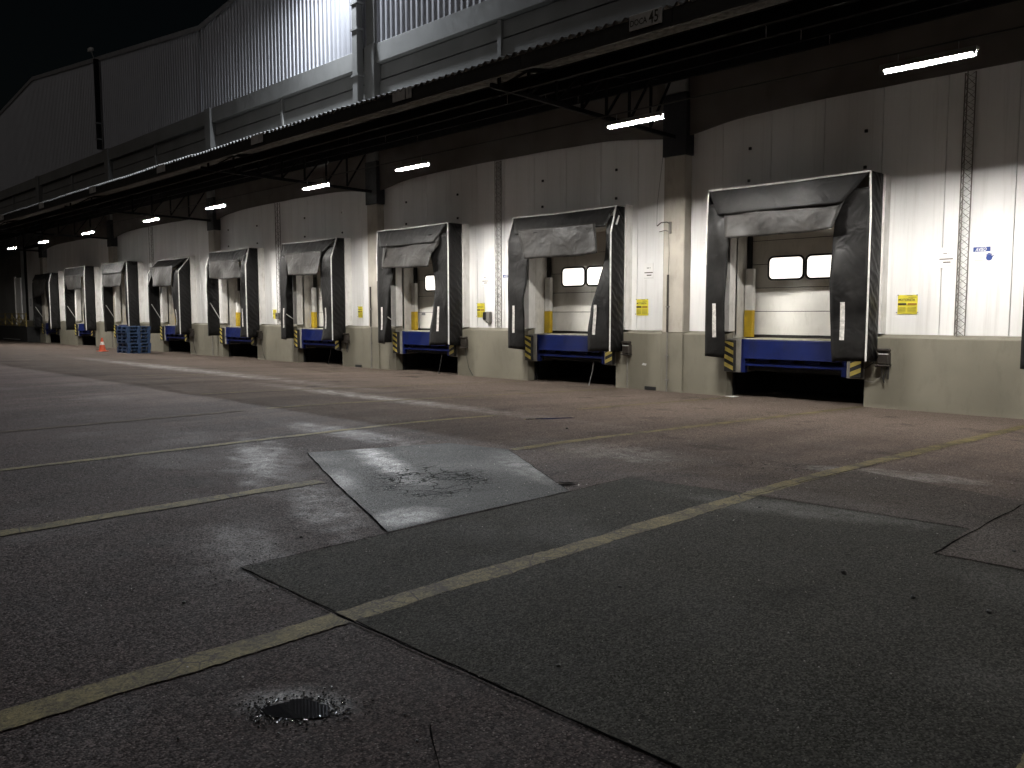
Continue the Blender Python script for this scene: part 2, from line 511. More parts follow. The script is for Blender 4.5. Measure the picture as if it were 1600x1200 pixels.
M['ink_soft'] = simple('olive_ink', (0.35, 0.30, 0.05), 0.7, 0.2, 9)
M['ink_brown'] = simple('brown_ink', (0.42, 0.22, 0.03), 0.7, 0.2, 9)
M['ink_grey'] = simple('grey_ink', (0.25, 0.25, 0.26), 0.7, 0.2, 9)
M['signwhite'] = simple('white_sign_board', (0.80, 0.79, 0.77), 0.5, 0.06, 4)
M['signgrey'] = simple('weathered_white_board', (0.50, 0.49, 0.47), 0.6, 0.25, 5, dirt=(0.3, 0.28, 0.27))
M['signblue'] = simple('blue_sign_print', (0.02, 0.05, 0.22), 0.5, 0.15, 8)
M['lampbody'] = simple('grey_lamp_housing', (0.16, 0.16, 0.155), 0.4, 0.1, 5)
M['tube'] = emis('fluorescent_tube', (1.0, 0.965, 0.91), TUBE_EMIT)
M['floodglass'] = emis('flood_glass', (0.85, 0.92, 1.0), 110.0)
M['pallet'] = simple('blue_plastic_pallet', (0.022, 0.055, 0.135), 0.5, 0.25, 5, dirt=(0.035, 0.05, 0.08))
M['cone'] = simple('orange_cone_rubber', (0.42, 0.06, 0.02), 0.5, 0.2, 8)
M['cable'] = simple('black_cable', (0.018, 0.017, 0.016), 0.6, 0.2)
M['stone'] = simple('dark_stone', (0.04, 0.038, 0.035), 0.8, 0.4, 20)
M['paper'] = simple('white_litter', (0.6, 0.6, 0.58), 0.7, 0.2, 20)
k = NT('standing_water')
k.b.inputs["IOR"].default_value = 1.33
M['water'] = k.out((0.010, 0.010, 0.011), 0.01, None, spec=0.5)

# ------------------------------------------------------------------ ground
ys = [-260, -60, -30, -20, -15, -12, -10, -9.2, -8.6, -8, -7, -6, -5, -4, -3, -2, -1, 0.0, 3.0, 80]
def gz_soft(y):
    s = 0
    for q in range(-4, 5): s += ground_z(y + q * 0.2)
    return s / 9 if y < -0.8 else ground_z(y)
xs = [-420, -200, -120, -80, -60, -40, -20, -10, 0, 10, 40, 160]
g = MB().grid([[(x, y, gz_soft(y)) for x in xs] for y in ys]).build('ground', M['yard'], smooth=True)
tag(g, kind='structure')


def sheet(name, poly, mat, lift):
    """flat polygon on the ground, cut along the profile (fine grid via bmesh bisect)"""
    bm = bmesh.new()
    vs = [bm.verts.new((x, y, 0)) for x, y in poly]
    bm.faces.new(vs)
    for yy in ys:
        if -9.6 < yy < 0:
            geom = bm.verts[:] + bm.edges[:] + bm.faces[:]
            bmesh.ops.bisect_plane(bm, geom=geom, plane_co=(0, yy, 0), plane_no=(0, 1, 0))
    for v in bm.verts: v.co.z = gz_lin(v.co.y) + lift
    bmesh.ops.recalc_face_normals(bm, faces=bm.faces)
    for f in bm.faces:
        if f.normal.z < 0: f.normal_flip()
    m = bpy.data.meshes.new(name); bm.to_mesh(m); bm.free(); m.materials.append(mat)
    o = bpy.data.objects.new(name, m); COL.objects.link(o)
    return o
def gz_lin(y):
    for a, b in zip(ys, ys[1:]):
        if a <= y <= b:
            t = (y - a) / (b - a)
            return gz_soft(a) * (1 - t) + gz_soft(b) * t
    return 0.0
def jag(p, q, n, amp):
    out = []
    dx, dy = q[0] - p[0], q[1] - p[1]
    L = math.hypot(dx, dy)
    for i in range(n):
        t = i / n
        a = mnoise.noise((p[0] * 3 + t * L * 4.5, p[1] * 3, 0.3)) * amp
        out.append((p[0] + dx * t - dy / L * a, p[1] + dy * t + dx / L * a))
    return out
def poly_jag(pts, amp=0.012, seg=0.12):
    out = []
    for i, p in enumerate(pts):
        q = pts[(i + 1) % len(pts)]
        out += jag(p, q, max(2, int(math.hypot(q[0] - p[0], q[1] - p[1]) / seg)), amp)
    return out
GP = [(-4.55, -13.51), (-4.57, -9.72), (-3.48, -9.58), (-1.80, -9.50), (-1.76, -10.31), (4.0, -10.25), (4.0, -13.5), (-1.49, -13.51)]
tag(sheet('asphalt_patch', poly_jag(GP), M['grey_patch'], 0.004), 'dark grey rectangular asphalt repair under the near yellow line', kind='structure')
BP = [(-3.46, -9.55), (-3.3, -7.75), (-1.75, -8.2), (4, -8.2), (4, -10.24), (-1.75, -10.29), (-1.79, -9.48)]
tag(sheet('asphalt_patch', poly_jag(BP), M['brown_patch'], 0.004), 'brown asphalt repair beyond the grey one', kind='structure')
MP = [(-7.88, -11.08), (-6.2, -11.78), (-4.60, -12.41), (-4.585, -10.54), (-6.48, -9.39), (-7.3, -9.55)]
tag(sheet('asphalt_patch', poly_jag(MP), M['mid_patch'], 0.004), 'cracked wet blue-grey asphalt repair', kind='structure')

def seam(pts, w, name='pavement_joint'):
    a = []; b = []
    full = []
    for p, q in zip(pts, pts[1:]):
        full += jag(p, q, max(3, int(math.hypot(q[0] - p[0], q[1] - p[1]) / 0.05)), 0.012)
    full.append(pts[-1])
    for i, p in enumerate(full):
        q = full[min(i + 1, len(full) - 1)]; r = full[max(i - 1, 0)]
        dx, dy = q[0] - r[0], q[1] - r[1]; L = math.hypot(dx, dy) or 1
        ww = 0.58 * w * (0.3 + 1.3 * abs(mnoise.noise((p[0] * 7, p[1] * 7, 2.0))) + 0.3)
        if i in (0, len(full) - 1): ww *= 0.2
        a.append((p[0] - dy / L * ww / 2, p[1] + dx / L * ww / 2, gz_lin(p[1]) + 0.0075))
        b.append((p[0] + dy / L * ww / 2, p[1] - dx / L * ww / 2, gz_lin(p[1]) + 0.0075))
    return tag(MB().grid([a, b]).build(name, M['joint']), kind='structure')
seam([(-4.55, -13.51), (-4.57, -9.72)], 0.016)
seam([(-4.55, -13.51), (-3.45, -13.54), (-1.49, -13.51), (3, -13.5)], 0.018)
seam([(-4.57, -9.72), (-3.48, -9.58)], 0.012)
seam([(-3.48, -9.58), (-1.80, -9.50)], 0.012)
seam([(-7.88, -11.08), (-6.2, -11.78), (-4.60, -12.41)], 0.022)
seam([(-4.585, -10.54), (-6.48, -9.39)], 0.010)
seam([(-1.76, -10.34), (-1.75, -8.3)], 0.018)
seam([(-1.76, -10.31), (0.5, -10.28)], 0.012)
seam([(-3.4, -9.55), (-3.32, -7.2)], 0.014)
seam([(-4.59, -9.73), (-3.9, -8.9)], 0.008)
seam([(-2.2, -14.6), (-2.0, -14.1), (-2.3, -13.9)], 0.010)

def pline(x, y0, y1, w=0.15, mat='paint', lift=0.0055, wav=0.02):
    w *= 1.12; n = max(4, int((y1 - y0) / 0.03))
    A, B = [], []
    for i in range(n + 1):
        y = y0 + (y1 - y0) * i / n
        A.append((x - w / 2 + mnoise.noise((x, y * 3.1, 0)) * wav + mnoise.noise((x, y * 23, 4)) * 0.012, y, gz_lin(y) + lift))
        B.append((x + w / 2 + mnoise.noise((x, y * 3.1, 9)) * wav + mnoise.noise((x, y * 23, 7)) * 0.012, y, gz_lin(y) + lift))
    return tag(MB().grid([B, A]).build('parking_line', M[mat]), kind='structure')
pline(-3.43, -18.5, -13.545)
pline(-3.43, -13.52, -9.62)
pline(-3.43, -9.60, -0.05, 0.14)
pline(-6.44, -22, -11.80)
pline(-6.44, -9.36, -0.05, 0.12)
pline(-9.09, -24, -7.1, 0.11)
pline(-9.09, -5.2, -0.3, 0.11)
pline(-12.05, -24, -9.7, 0.10, 'faint_paint')
pline(-12.05, -9.3, -0.4, 0.10)
pline(-15.1, -9.0, -0.3, 0.09)
pline(-18.1, -9.0, -0.3, 0.09, 'faint_paint')
pline(-21.0, -8.0, -0.3, 0.09)
pline(-23.9, -8.0, -0.3, 0.09, 'faint_paint')
pline(-27.0, -8.0, -0.3, 0.09, 'faint_paint')
pline(-30.0, -8.0, -0.3, 0.09, 'faint_paint')
pline(-0.63, -15.5, -10.35, 0.13)
pline(-0.43, -8, -0.1, 0.13)

def puddle(cx, cy, rx, ry, rot, seed, lift=0.006):
    pts = []
    for i in range(40):
        t = 2 * math.pi * i / 40
        r = 1 + 0.38 * mnoise.noise((math.cos(t) * 1.6 + seed, math.sin(t) * 1.6, seed)) + 0.12 * mnoise.noise((math.cos(t) * 6 + seed, math.sin(t) * 6, seed))
        x, y = rx * r * math.cos(t), ry * r * math.sin(t)
        pts.append((cx + x * math.cos(rot) - y * math.sin(rot), cy + x * math.sin(rot) + y * math.cos(rot)))
    o = sheet('puddle', pts, M['water'], lift)
    return tag(o, kind='structure')
puddle(-2.735, -14.19, 0.125, 0.07, 0.75, 1.3)
puddle(-4.79, -10.33, 0.09, 0.035, 0.9, 5.1, 0.014)
puddle(-8.30, -6.70, 0.40, 0.06, 1.25, 8.8)

for i, (x, y, s) in enumerate([(-1.98, -11.1, 0.02), (-1.55, -11.25, 0.016), (-3.15, -9.95, 0.015), (-1.2, -11.2, 0.016), (-1.42, -9.9, 0.014), (-2.3, -13.2, 0.012),
                               (-2.75, -12.2, 0.012), (-4.9, -12.9, 0.012), (-4.2, -14.0, 0.012), (-7.3, -7.5, 0.02)]):
    bm = bmesh.new(); bmesh.ops.create_icosphere(bm, subdivisions=1, radius=s)
    for v in bm.verts: v.co = v.co * (1 + 0.5 * mnoise.noise(v.co * 60 + Vector((i, 0, 0)))); v.co.z *= 0.7
    m = bpy.data.meshes.new('pebble'); bm.to_mesh(m); bm.free(); m.materials.append(M['stone'])
    o = link_mesh('pebble', m, None, (x, y, gz_lin(y) + s * 0.5))
    tag(o, 'small dark pebble ' + ['on the right side of the grey asphalt patch', 'right of the largest pebble on the grey patch', 'beside the yellow line at the far edge of the grey patch', 'rightmost on the grey asphalt patch', 'on the brown patch beyond the grey one', 'near the lower edge of the grey patch', 'in the middle of the grey patch', 'left of the grey patch corner', 'left of the near puddle', 'beyond the cracked blue-grey patch'][i], 'pebble', 'loose pebbles on the yard')

# ------------------------------------------------------------------ warehouse
DOCKS = [-2.06, -7.92, -13.85, -19.62, -25.57, -31.50, -37.60, -43.50, -49.60, -55.70]
COLX = [1.0, -10.75, -22.2, -33.65, -45.3, -57.1, -69.0, -81.0]
wh = empty('warehouse', (-40, 0.3, -0.27))
tag(wh, 'long pale warehouse with white panel wall and loading docks', 'warehouse')
def W(o):
    o.parent = wh
    o.matrix_parent_inverse = Matrix.Translation((40, -0.3, 0.27))
    return o
XR, XL = 5.0, -100.0
END = -60.6           # where the dock wall ends

PW = 1.12
x = -9.73 + PW * 14
OPEN_W, OPEN_T = 1.44, 3.55
pan_full = MB().box(-PW / 2 + 0.006, PW / 2 - 0.006, 0, 0.06, 1.02, 5.72).build('wall_panel', M['panel'], bevel=0.006)
full_mesh = pan_full.data
bpy.data.objects.remove(pan_full)
panel_xs = []
while x > END - 0.5:
    a, b = x - PW, x
    panel_xs.append((a, b)); x -= PW
for a, b in panel_xs:
    hit = [c for c in DOCKS if b > c - OPEN_W and a < c + OPEN_W]
    if not hit:
        W(link_mesh('wall_panel', full_mesh, None, ((a + b) / 2, 0.25, 0)))
    else:
        c = hit[0]; lo, hi = c - OPEN_W, c + OPEN_W
        mb = MB(); mid = (a + b) / 2
        g = 0.006
        mb.box(a + g - mid, b - g - mid, 0, 0.06, OPEN_T, 5.72)
        if a + 0.03 < lo: mb.box(a + g - mid, lo - mid, 0, 0.06, 1.02, OPEN_T)
        if b - 0.03 > hi: mb.box(hi - mid, b - g - mid, 0, 0.06, 1.02, OPEN_T)
        o = mb.build('wall_panel', M['panel']); o.location = (mid, 0.25, 0); W(o)
# backing wall behind panel joints
mb = MB()
edges = [XR] + [e for c in DOCKS for e in (c + OPEN_W + 0.02, c - OPEN_W - 0.02)] + [XL]
for i in range(0, len(edges), 2): mb.box(edges[i + 1], edges[i], 0.322, 0.42, -0.27, 5.9)
for c in DOCKS: mb.box(c - OPEN_W - 0.02, c + OPEN_W + 0.02, 0.322, 0.42, OPEN_T + 0.02, 5.9)
W(mb.build('backing_wall', M['steel']))

# plinth segments with sloped ledge
pe = [XR] + [e for c in DOCKS for e in (c + 1.47, c - 1.47)] + [END - 1.4]
for i in range(0, len(pe), 2):
    x1, x0 = pe[i], pe[i + 1]
    prof = [(0.0, -0.6), (0.0, 1.03), (0.012, 1.045), (0.245, 1.10), (0.62, 1.10), (0.62, -0.6)]
    prof = [(0.0, -0.6), (0.0, 1.03), (0.012, 1.045), (0.248, 1.10), (0.248, -0.6)]
    mb = MB(); n = len(prof)
    for xx in (x0, x1): mb.v += [(xx, p[0], p[1]) for p in prof]
    for j in range(n):
        q = (j + 1) % n
        mb.f.append((j, q, n + q, n + j))
    mb.f.append(tuple(reversed(range(n)))); mb.f.append(tuple(range(n, 2 * n)))
    W(mb.build('plinth', M['plinth']))
# columns, bracket boxes
for cx in COLX:
    if cx < END: continue
    W(MB().box(cx - 0.30, cx + 0.26, -0.035, 0.246, -0.6, 1.06).build('column_base', M['plinth'], bevel=0.012))
    W(MB().box(cx - 0.30, cx + 0.26, -0.03, 0.246, 1.062, 4.96).build('column', M['column'], bevel=0.018))
    W(MB().box(cx - 0.33, cx + 0.29, -0.06, 0.30, 4.962, 6.3).build('steel_bracket', M['bracket'], bevel=0.01))
# dark soffit band above the panels: arched lower edge between the columns
for a, b in zip(COLX, COLX[1:]):
    hi, lo = a - 0.31, b + 0.27
    if lo < END - 8: continue
    n = 40; bot = []; top = []
    for i in range(n + 1):
        xx = lo + (hi - lo) * i / n
        e = min(xx - lo, hi - xx)
        z = 5.63 - 0.25 * math.exp(-(e / 1.2) ** 1.2) + 0.015 * mnoise.noise((xx * 0.9, 0, 0))
        bot.append((xx, 0.10, z)); top.append((xx, 0.06, 7.2))
    W(MB().grid([bot, top]).build('soffit_band', M['soffit'], thick=0.05))

# pit walls and door recesses
for i, c in enumerate(DOCKS):
    mb = MB()
    mb.box(c - 1.60, c - 1.475, 0.25, 2.2, -0.6, 0.95)
    mb.box(c + 1.475, c + 1.60, 0.25, 2.2, -0.6, 0.95)
    mb.box(c - 1.6, c + 1.6, 2.2, 2.35, -0.6, 0.95)
    W(mb.build('pit_wall', M['pit']))
    W(MB().box(c - 1.47, c + 1.47, 0.7, 2.2, 0.78, 0.90).build('pit_roof', M['pit']))
    W(MB().box(c - 1.468, c - 1.13, -0.02, 0.6, 0.25, 0.965).build('corbel', M['corbel'], bevel=0.012))
    W(MB().box(c + 1.13, c + 1.468, -0.02, 0.6, 0.25, 0.965).build('corbel', M['corbel'], bevel=0.012))
    for s in (-1, 1):
        x0, x1 = (c + s * OPEN_W, c + s * (OPEN_W + 0.12))
        W(MB().box(min(x0, x1), max(x0, x1), 0.249, 0.95, 0.967, OPEN_T + 0.1).build('jamb', M['jamb']))
    W(MB().box(c - OPEN_W, c + OPEN_W, 0.249, 0.95, OPEN_T, OPEN_T + 0.12).build('door_head', M['jamb']))
    # sectional door
    dr = empty('dock_door', (0, 0, 0)); W(dr); dr.matrix_parent_inverse = Matrix.Translation((40, -0.3, 0.27))
    zz = 1.03; hsec = 0.505
    for s_ in range(5):
        MB().box(c - 1.38, c + 1.38, 0.80, 0.84, zz + 0.006, zz + hsec - 0.006).build('door_section', M['door'], dr, bevel=0.006)
        for q in range(1, 5):
            zl = zz + hsec * q / 5
            MB().box(c - 1.38, c + 1.38, 0.7975, 0.80, zl - 0.008, zl + 0.008).build('door_rib', M['door'], dr) if i < 4 else None
        zz += hsec
    MB().box(c - 1.39, c + 1.39, 0.845, 0.86, 0.97, 3.6).build('door_backing', M['black'], dr)
    MB().box(c - 1.38, c + 1.38, 0.785, 0.83, 0.985, 1.034).build('bottom_seal', M['rubber'], dr)
    MB().box(c - 1.439, c - 1.36, 0.70, 0.795, 0.97, 3.55).build('door_track', M['black'] if i else M['black'], dr)
    MB().box(c + 1.36, c + 1.439, 0.70, 0.795, 0.97, 3.55).build('door_track', M['black'], dr)
    if i in (0, 1, 2, 3, 4):
        for (wx, wz) in (((-0.955, -0.21), (2.23, 2.67)), ((-0.11, 0.635), (2.23, 2.67))):
            def rr(x0, x1, z0, z1, r, y):
                pts = []
                for (qx, qz, t0) in ((x1 - r, z1 - r, 0), (x0 + r, z1 - r, 90), (x0 + r, z0 + r, 180), (x1 - r, z0 + r, 270)):
                    for t in range(0, 91, 18):
                        a = math.radians(t0 + t); pts.append((qx + r * math.cos(a), y, qz + r * math.sin(a)))
                return pts
            outer = rr(c + wx[0] - 0.04, c + wx[1] + 0.04, wz[0] - 0.04, wz[1] + 0.04, 0.12, 0.782)
            inner = rr(c + wx[0], c + wx[1], wz[0], wz[1], 0.09, 0.782)
            back = [(p[0], 0.799, p[2]) for p in outer]
            ib = [(p[0], 0.799, p[2]) for p in inner]
            mb = MB(); mb.grid([back + back[:1], outer + outer[:1], inner + inner[:1], ib + ib[:1]])
            mb.build('window_frame', M['black'], dr)
            MB().poly([(p[0], 0.793, p[2]) for p in inner]).build('window_pane', M['window_glow'], dr)
    else:
        pass
    if i == 3: MB().box(c - 1.15, c - 0.98, 0.78, 0.80, 1.45, 1.54).build('door_handle', M['ink_grey'], dr)
    # yellow guards at the feet of the jambs
    for s in (-1, 1):
        if s == 1 and i > 1: continue
        gx = c + s * 1.40
        mb = MB()
        xa, xb = sorted((gx, gx - s * 0.17))
        mb.box(xa, xb, 0.56, 0.575, 0.985, 1.56)
        mb.box(gx - s * 0.17 - 0.008, gx - s * 0.17 + 0.008, 0.576, 0.69, 0.985, 1.56)
        W(mb.build('corner_guard', M['yellow'], bevel=0.003))
        mb = MB(); mb.box(xa, xb, 0.585, 0.60, 1.56, 2.45); mb.box(gx - s * 0.17 - 0.008, gx - s * 0.17 + 0.008, 0.601, 0.69, 1.56, 2.45)
        W(mb.build('track_cover', M['white']))
    # white mounting frame behind the shelter
    mb = MB()
    mb.box(c - 1.735, c - 1.44, 0.004, 0.248, 1.112, 4.03); mb.box(c + 1.44, c + 1.735, 0.004, 0.248, 1.112, 4.03)
    mb.box(c - 1.439, c + 1.439, 0.004, 0.248, 3.56, 4.03)
    W(mb.build('shelter_frame', M['white']))

# -- upper wall
def roof_z(x):
    pk, vl = 15.75, 13.3
    d = abs(((x + 57.2 + 22.9) % 45.8) - 22.9)
    return pk - (pk - vl) * d / 22.9
for a, b in zip(COLX, COLX[1:]):
    hi, lo = a - 0.29, b + 0.25
    m_ = (hi + lo) / 2
    for s0, s1 in ((lo, m_ - 0.08), (m_ + 0.08, hi)):
        for (z0, z1, dy) in ((5.95, 6.9, 0.0), (6.91, 7.86, 0.0), (7.87, 8.80, 0.0), (8.83, 9.29, 0.03)):
            mb = MB()
            y0 = 0.16 + dy
            mb.v += [(s0, y0, z0), (s1, y0, z0), (s1, y0, z1 - 0.03), (s0, y0, z1 - 0.03), (s0, y0 + 0.05, z1), (s1, y0 + 0.05, z1), (s0, 0.3, z1), (s1, 0.3, z1), (s0, 0.3, z0), (s1, 0.3, z0)]
            mb.f += [(0, 1, 2, 3), (3, 2, 5, 4), (4, 5, 7, 6), (0, 3, 4, 6, 8), (1, 9, 7, 5, 2), (0, 8, 9, 1)]
            W(mb.build('concrete_panel', M['concrete']))
    W(MB().box(m_ - 0.078, m_ + 0.078, 0.10, 0.3, 5.95, 9.29).build('mullion', M['concrete'], bevel=0.01))
    W(MB().box(lo, hi, 0.02, 0.3, 9.30, 9.88).build('concrete_beam', M['concrete'], bevel=0.012))
for cx in COLX:
    W(MB().box(cx - 0.28, cx + 0.24, -0.06, 0.3, 6.31, 9.9).build('upper_column', M['concrete'], bevel=0.012))
# metal cladding sheets, 1 m each, ribbed
pitch = 0.25
X = XR
while X > XL + 0.5:
    rows_b, rows_t = [], []
    mb = MB()
    xr = X
    pts = []
    for r in range(4):
        b0 = xr - r * pitch
        pts += [(b0, 0.13), (b0 - 0.10, 0.13), (b0 - 0.125, 0.085), (b0 - 0.205, 0.085), (b0 - 0.23, 0.13)]
    pts.append((xr - 1.0, 0.13))
    seen = []
    for p in pts:
        if not seen or abs(seen[-1][0] - p[0]) > 1e-4: seen.append(p)
    bot = [(p[0], p[1] - 0.06, 9.86) for p in seen]
    top = [(p[0], p[1] - 0.06, roof_z(p[0])) for p in seen]
    W(mb.grid([top, bot]).build('cladding_sheet', M['cladding']))
    X -= 1.0
# roof edge flashing + roof planes
segs = [XR, -11.4, -34.3, -57.2, -80.1, XL]
for a, b in zip(segs, segs[1:]):
    za, zb = roof_z(a - 1e-6), roof_z(b + 1e-6)
    mb = MB()
    mb.quad((a, -0.02, za - 0.16), (b, -0.02, zb - 0.16), (b, -0.02, zb + 0.06), (a, -0.02, za + 0.06))
    mb.quad((a, -0.02, za + 0.06), (b, -0.02, zb + 0.06), (b, 45, zb + 0.06), (a, 45, za + 0.06))
    W(mb.build('roof', M['roofmetal']))
W(MB().box(XL, XL + 0.2, 0.3, 45, -0.27, 13.2).build('end_wall', M['cladding']))
W(MB().box(XR - 0.2, XR, 0.45, 45, -0.27, 14.0).build('end_wall', M['cladding']))
# downpipes on the upper wall
def downpipe(x0, z0, z1, mat, w=0.2):
    p = W(MB().box(x0 - w / 2, x0 + w / 2, -0.30, -0.07, z0, z1).build('downpipe', mat, bevel=0.02))
    for z in (7.4, 9.0, 10.4, 11.2):
        if z0 < z < z1: MB().box(x0 - w / 2 - 0.05, x0 + w / 2 + 0.05, -0.32, -0.05, z - 0.03, z + 0.03).build('pipe_clamp', M['galv'], p)
downpipe(-22.65, 6.6, 13.9, M['concrete'], 0.30)
downpipe(-45.75, 9.9, 14.4, M['steel'], 0.16)
W(MB().box(-34.34, -34.26, 0.0, 0.03, 9.9, 13.1).build('valley_trim', M['cladding']))
W(MB().box(-22.40, -21.96, -0.02, 0.06, 9.9, 14.2).build('upper_column', M['concrete']))
# far end: recessed grey wall and side door
W(MB().box(XL, END - 1.42, 0.10, 0.30, -0.27, 5.9).build('end_bay_wall', M['concrete']))
W(MB().box(-63.2, -62.0, 0.02, 0.098, 0.9, 3.9).build('side_door', M['panel'], bevel=0.01))
W(MB().box(-63.32, -63.2, -0.03, 0.098, 0.75, 3.98).build('door_frame', M['white']))
# small fixings on the wall
for c in DOCKS[1:6]:
    for dx, z in ((-1.16, 4.92), (1.25, 4.91), (-1.17, 4.26), (1.25, 4.24)):
        W(MB().box(c + dx - 0.03, c + dx + 0.03, 0.21, 0.25, z - 0.03, z + 0.03).build('wall_anchor', M['black'], bevel=0.008))
for xx in (-45.95, -45.45 + 0.2):
    W(MB().box(xx - 0.3, xx - 0.12, 0.21, 0.25, 4.35, 4.85).build('wall_vent', M['black'], bevel=0.01))
for (xx, zz, ww, hh) in ((-11.37, -0.27, 0.32, 0.085), (-23.15, -0.27, 0.36, 0.085)):
    W(MB().box(xx - ww / 2, xx + ww / 2, -0.02, 0.02, zz, zz + hh).build('drain_opening', M['black'], bevel=0.01))

# ------------------------------------------------------------------ canopy
cp = empty('canopy', (-40, -2.8, 5.5))
tag(cp, 'dark steel canopy with corrugated roof running along the docks', 'canopy')
def CP(o):
    o.parent = cp
    o.matrix_parent_inverse = Matrix.Translation((40, 2.8, -5.5))
    return o
YE, ZE, YW, ZW = -5.70, 5.80, 0.05, 6.75
per = 0.177
ncor = 6
rows = []
for (y, z) in ((YE, ZE), (YE + 0.02, ZE + 0.004), (-3.0, ZE + (ZW - ZE) * 0.47), (YW, ZW)):
    rows.append([(-ncor * per * j / (ncor * 8) - 0.0, y, z + 0.034 * math.sin(2 * math.pi * j / 8)) for j in range(ncor * 8 + 1)])
sheet_o = MB().grid(rows).build('roof_sheet', M['fibre'], smooth=True)
sheet_m = sheet_o.data
bpy.data.objects.remove(sheet_o)
X = XR
ns = 0
while X > -76:
    o = link_mesh('roof_sheet', sheet_m, None, (X, random.uniform(-0.02, 0.02), random.uniform(-0.008, 0.008)))
    md = o.modifiers.new('solid', 'SOLIDIFY'); md.thickness = 0.008
    CP(o); X -= ncor * per
# fascia boards, rim and purlins
X = XR
while X > -76:
    CP(MB().box(X - 2.99, X, -5.655, -5.64, 5.55, 5.775).build('fascia_board', M['fascia']))
    n = 60
    mb = MB()
    mb.box(X - 2.985, X - 0.005, -5.69, -5.62, 5.515 + random.uniform(-0.006, 0.006), 5.548)
    CP(mb.build('gutter_rim', M['rim']))
    X -= 3.0
for (y, z) in ((-5.15, 5.48), (-4.2, 5.83), (-3.0, 6.05), (-1.8, 6.26), (-0.7, 6.45)):
    X = XR
    while X > -76:
        mb = MB(); l0 = X - 5.98
        mb.box(l0, X, y - 0.03, y - 0.022, z - 0.09, z + 0.09)
        mb.box(l0, X, y - 0.022, y + 0.035, z - 0.09, z - 0.082)
        mb.box(l0, X, y - 0.085, y - 0.031, z + 0.082, z + 0.09)
        CP(mb.build('purlin', M['steel']))
        X -= 6.0
for cx in COLX:
    if cx < END - 10: continue
    tr = empty('truss'); CP(tr)
    px = cx - 0.02
    def top(y): return 5.72 + (y + 5.7) / 5.75 * 0.9
    MB().bar((px, -5.6, 5.44), (px, -0.05, 5.36), 0.07, 0.08).build('bottom_chord', M['steel'], tr)
    MB().bar((px, -5.6, top(-5.6)), (px, -0.05, top(-0.05)), 0.07, 0.07).build('top_chord', M['steel'], tr)
    n = 7
    for i in range(n):
        ya = -5.4 + i * (5.2 / n); yb = -5.4 + (i + 1) * (5.2 / n)
        MB().bar((px, ya, 5.44), (px, ya, top(ya)), 0.045).build('web_post', M['steel'], tr)
        MB().bar((px, ya, 5.44), (px, yb, top(yb)), 0.04).build('web_diagonal', M['steel'], tr)
CP(MB().tube([(XR, -3.2, 5.2), (-76, -3.2, 5.2)], 0.012).build('lamp_conduit', M['fascia']))

# dock number boards on the fascia
for i in range(9):
    sx = -7.42 - 5.74 * i
    nb = empty('dock_sign', (sx, -5.70, 5.6))
    lab = ['white board lettered DOCA 45 on the canopy edge', 'blank two-piece white board on the canopy edge, second from the right',
           'third small white board from the right on the canopy edge', 'fourth small white board from the right on the canopy edge',
           'fifth small white board from the right on the canopy edge', 'sixth small white board from the right on the canopy edge',
           'seventh small white board from the right on the canopy edge', 'eighth small white board from the right on the canopy edge',
           'leftmost small white board on the canopy edge'][i]
    tag(nb, lab, 'sign', 'number boards along the canopy edge')
    if i == 1:
        MB().box(-0.29, 0.10, -0.01, 0.01, 0.0, 0.205).build('board', M['signgrey'], nb)
        MB().box(0.14, 0.29, -0.01, 0.01, 0.0, 0.205).build('board', M['signgrey'], nb)
        MB().box(0.215, 0.235, -0.014, -0.011, 0.06, 0.19).build('mark', M['ink_grey'], nb)
    else:
        MB().box(-0.285, 0.285, -0.01, 0.01, 0.0, 0.215).build('board', M['signgrey'], nb, bevel=0.003)
    if i == 0:
        text_mesh("DOCA", 0.125, M['ink'], 'lettering', nb, (-0.27, -0.013, 0.055), bold=0.002, sx=0.82)
        text_mesh("45", 0.24, M['ink'], 'lettering', nb, (0.065, -0.013, 0.03), bold=0.003, sx=0.72)
    elif i > 1:
        MB().box(0.10, 0.13, -0.014, -0.011, 0.05, 0.17).build('mark', M['ink_grey'], nb)
        MB().box(0.17, 0.20, -0.014, -0.011, 0.05, 0.17).build('mark', M['ink_grey'], nb)

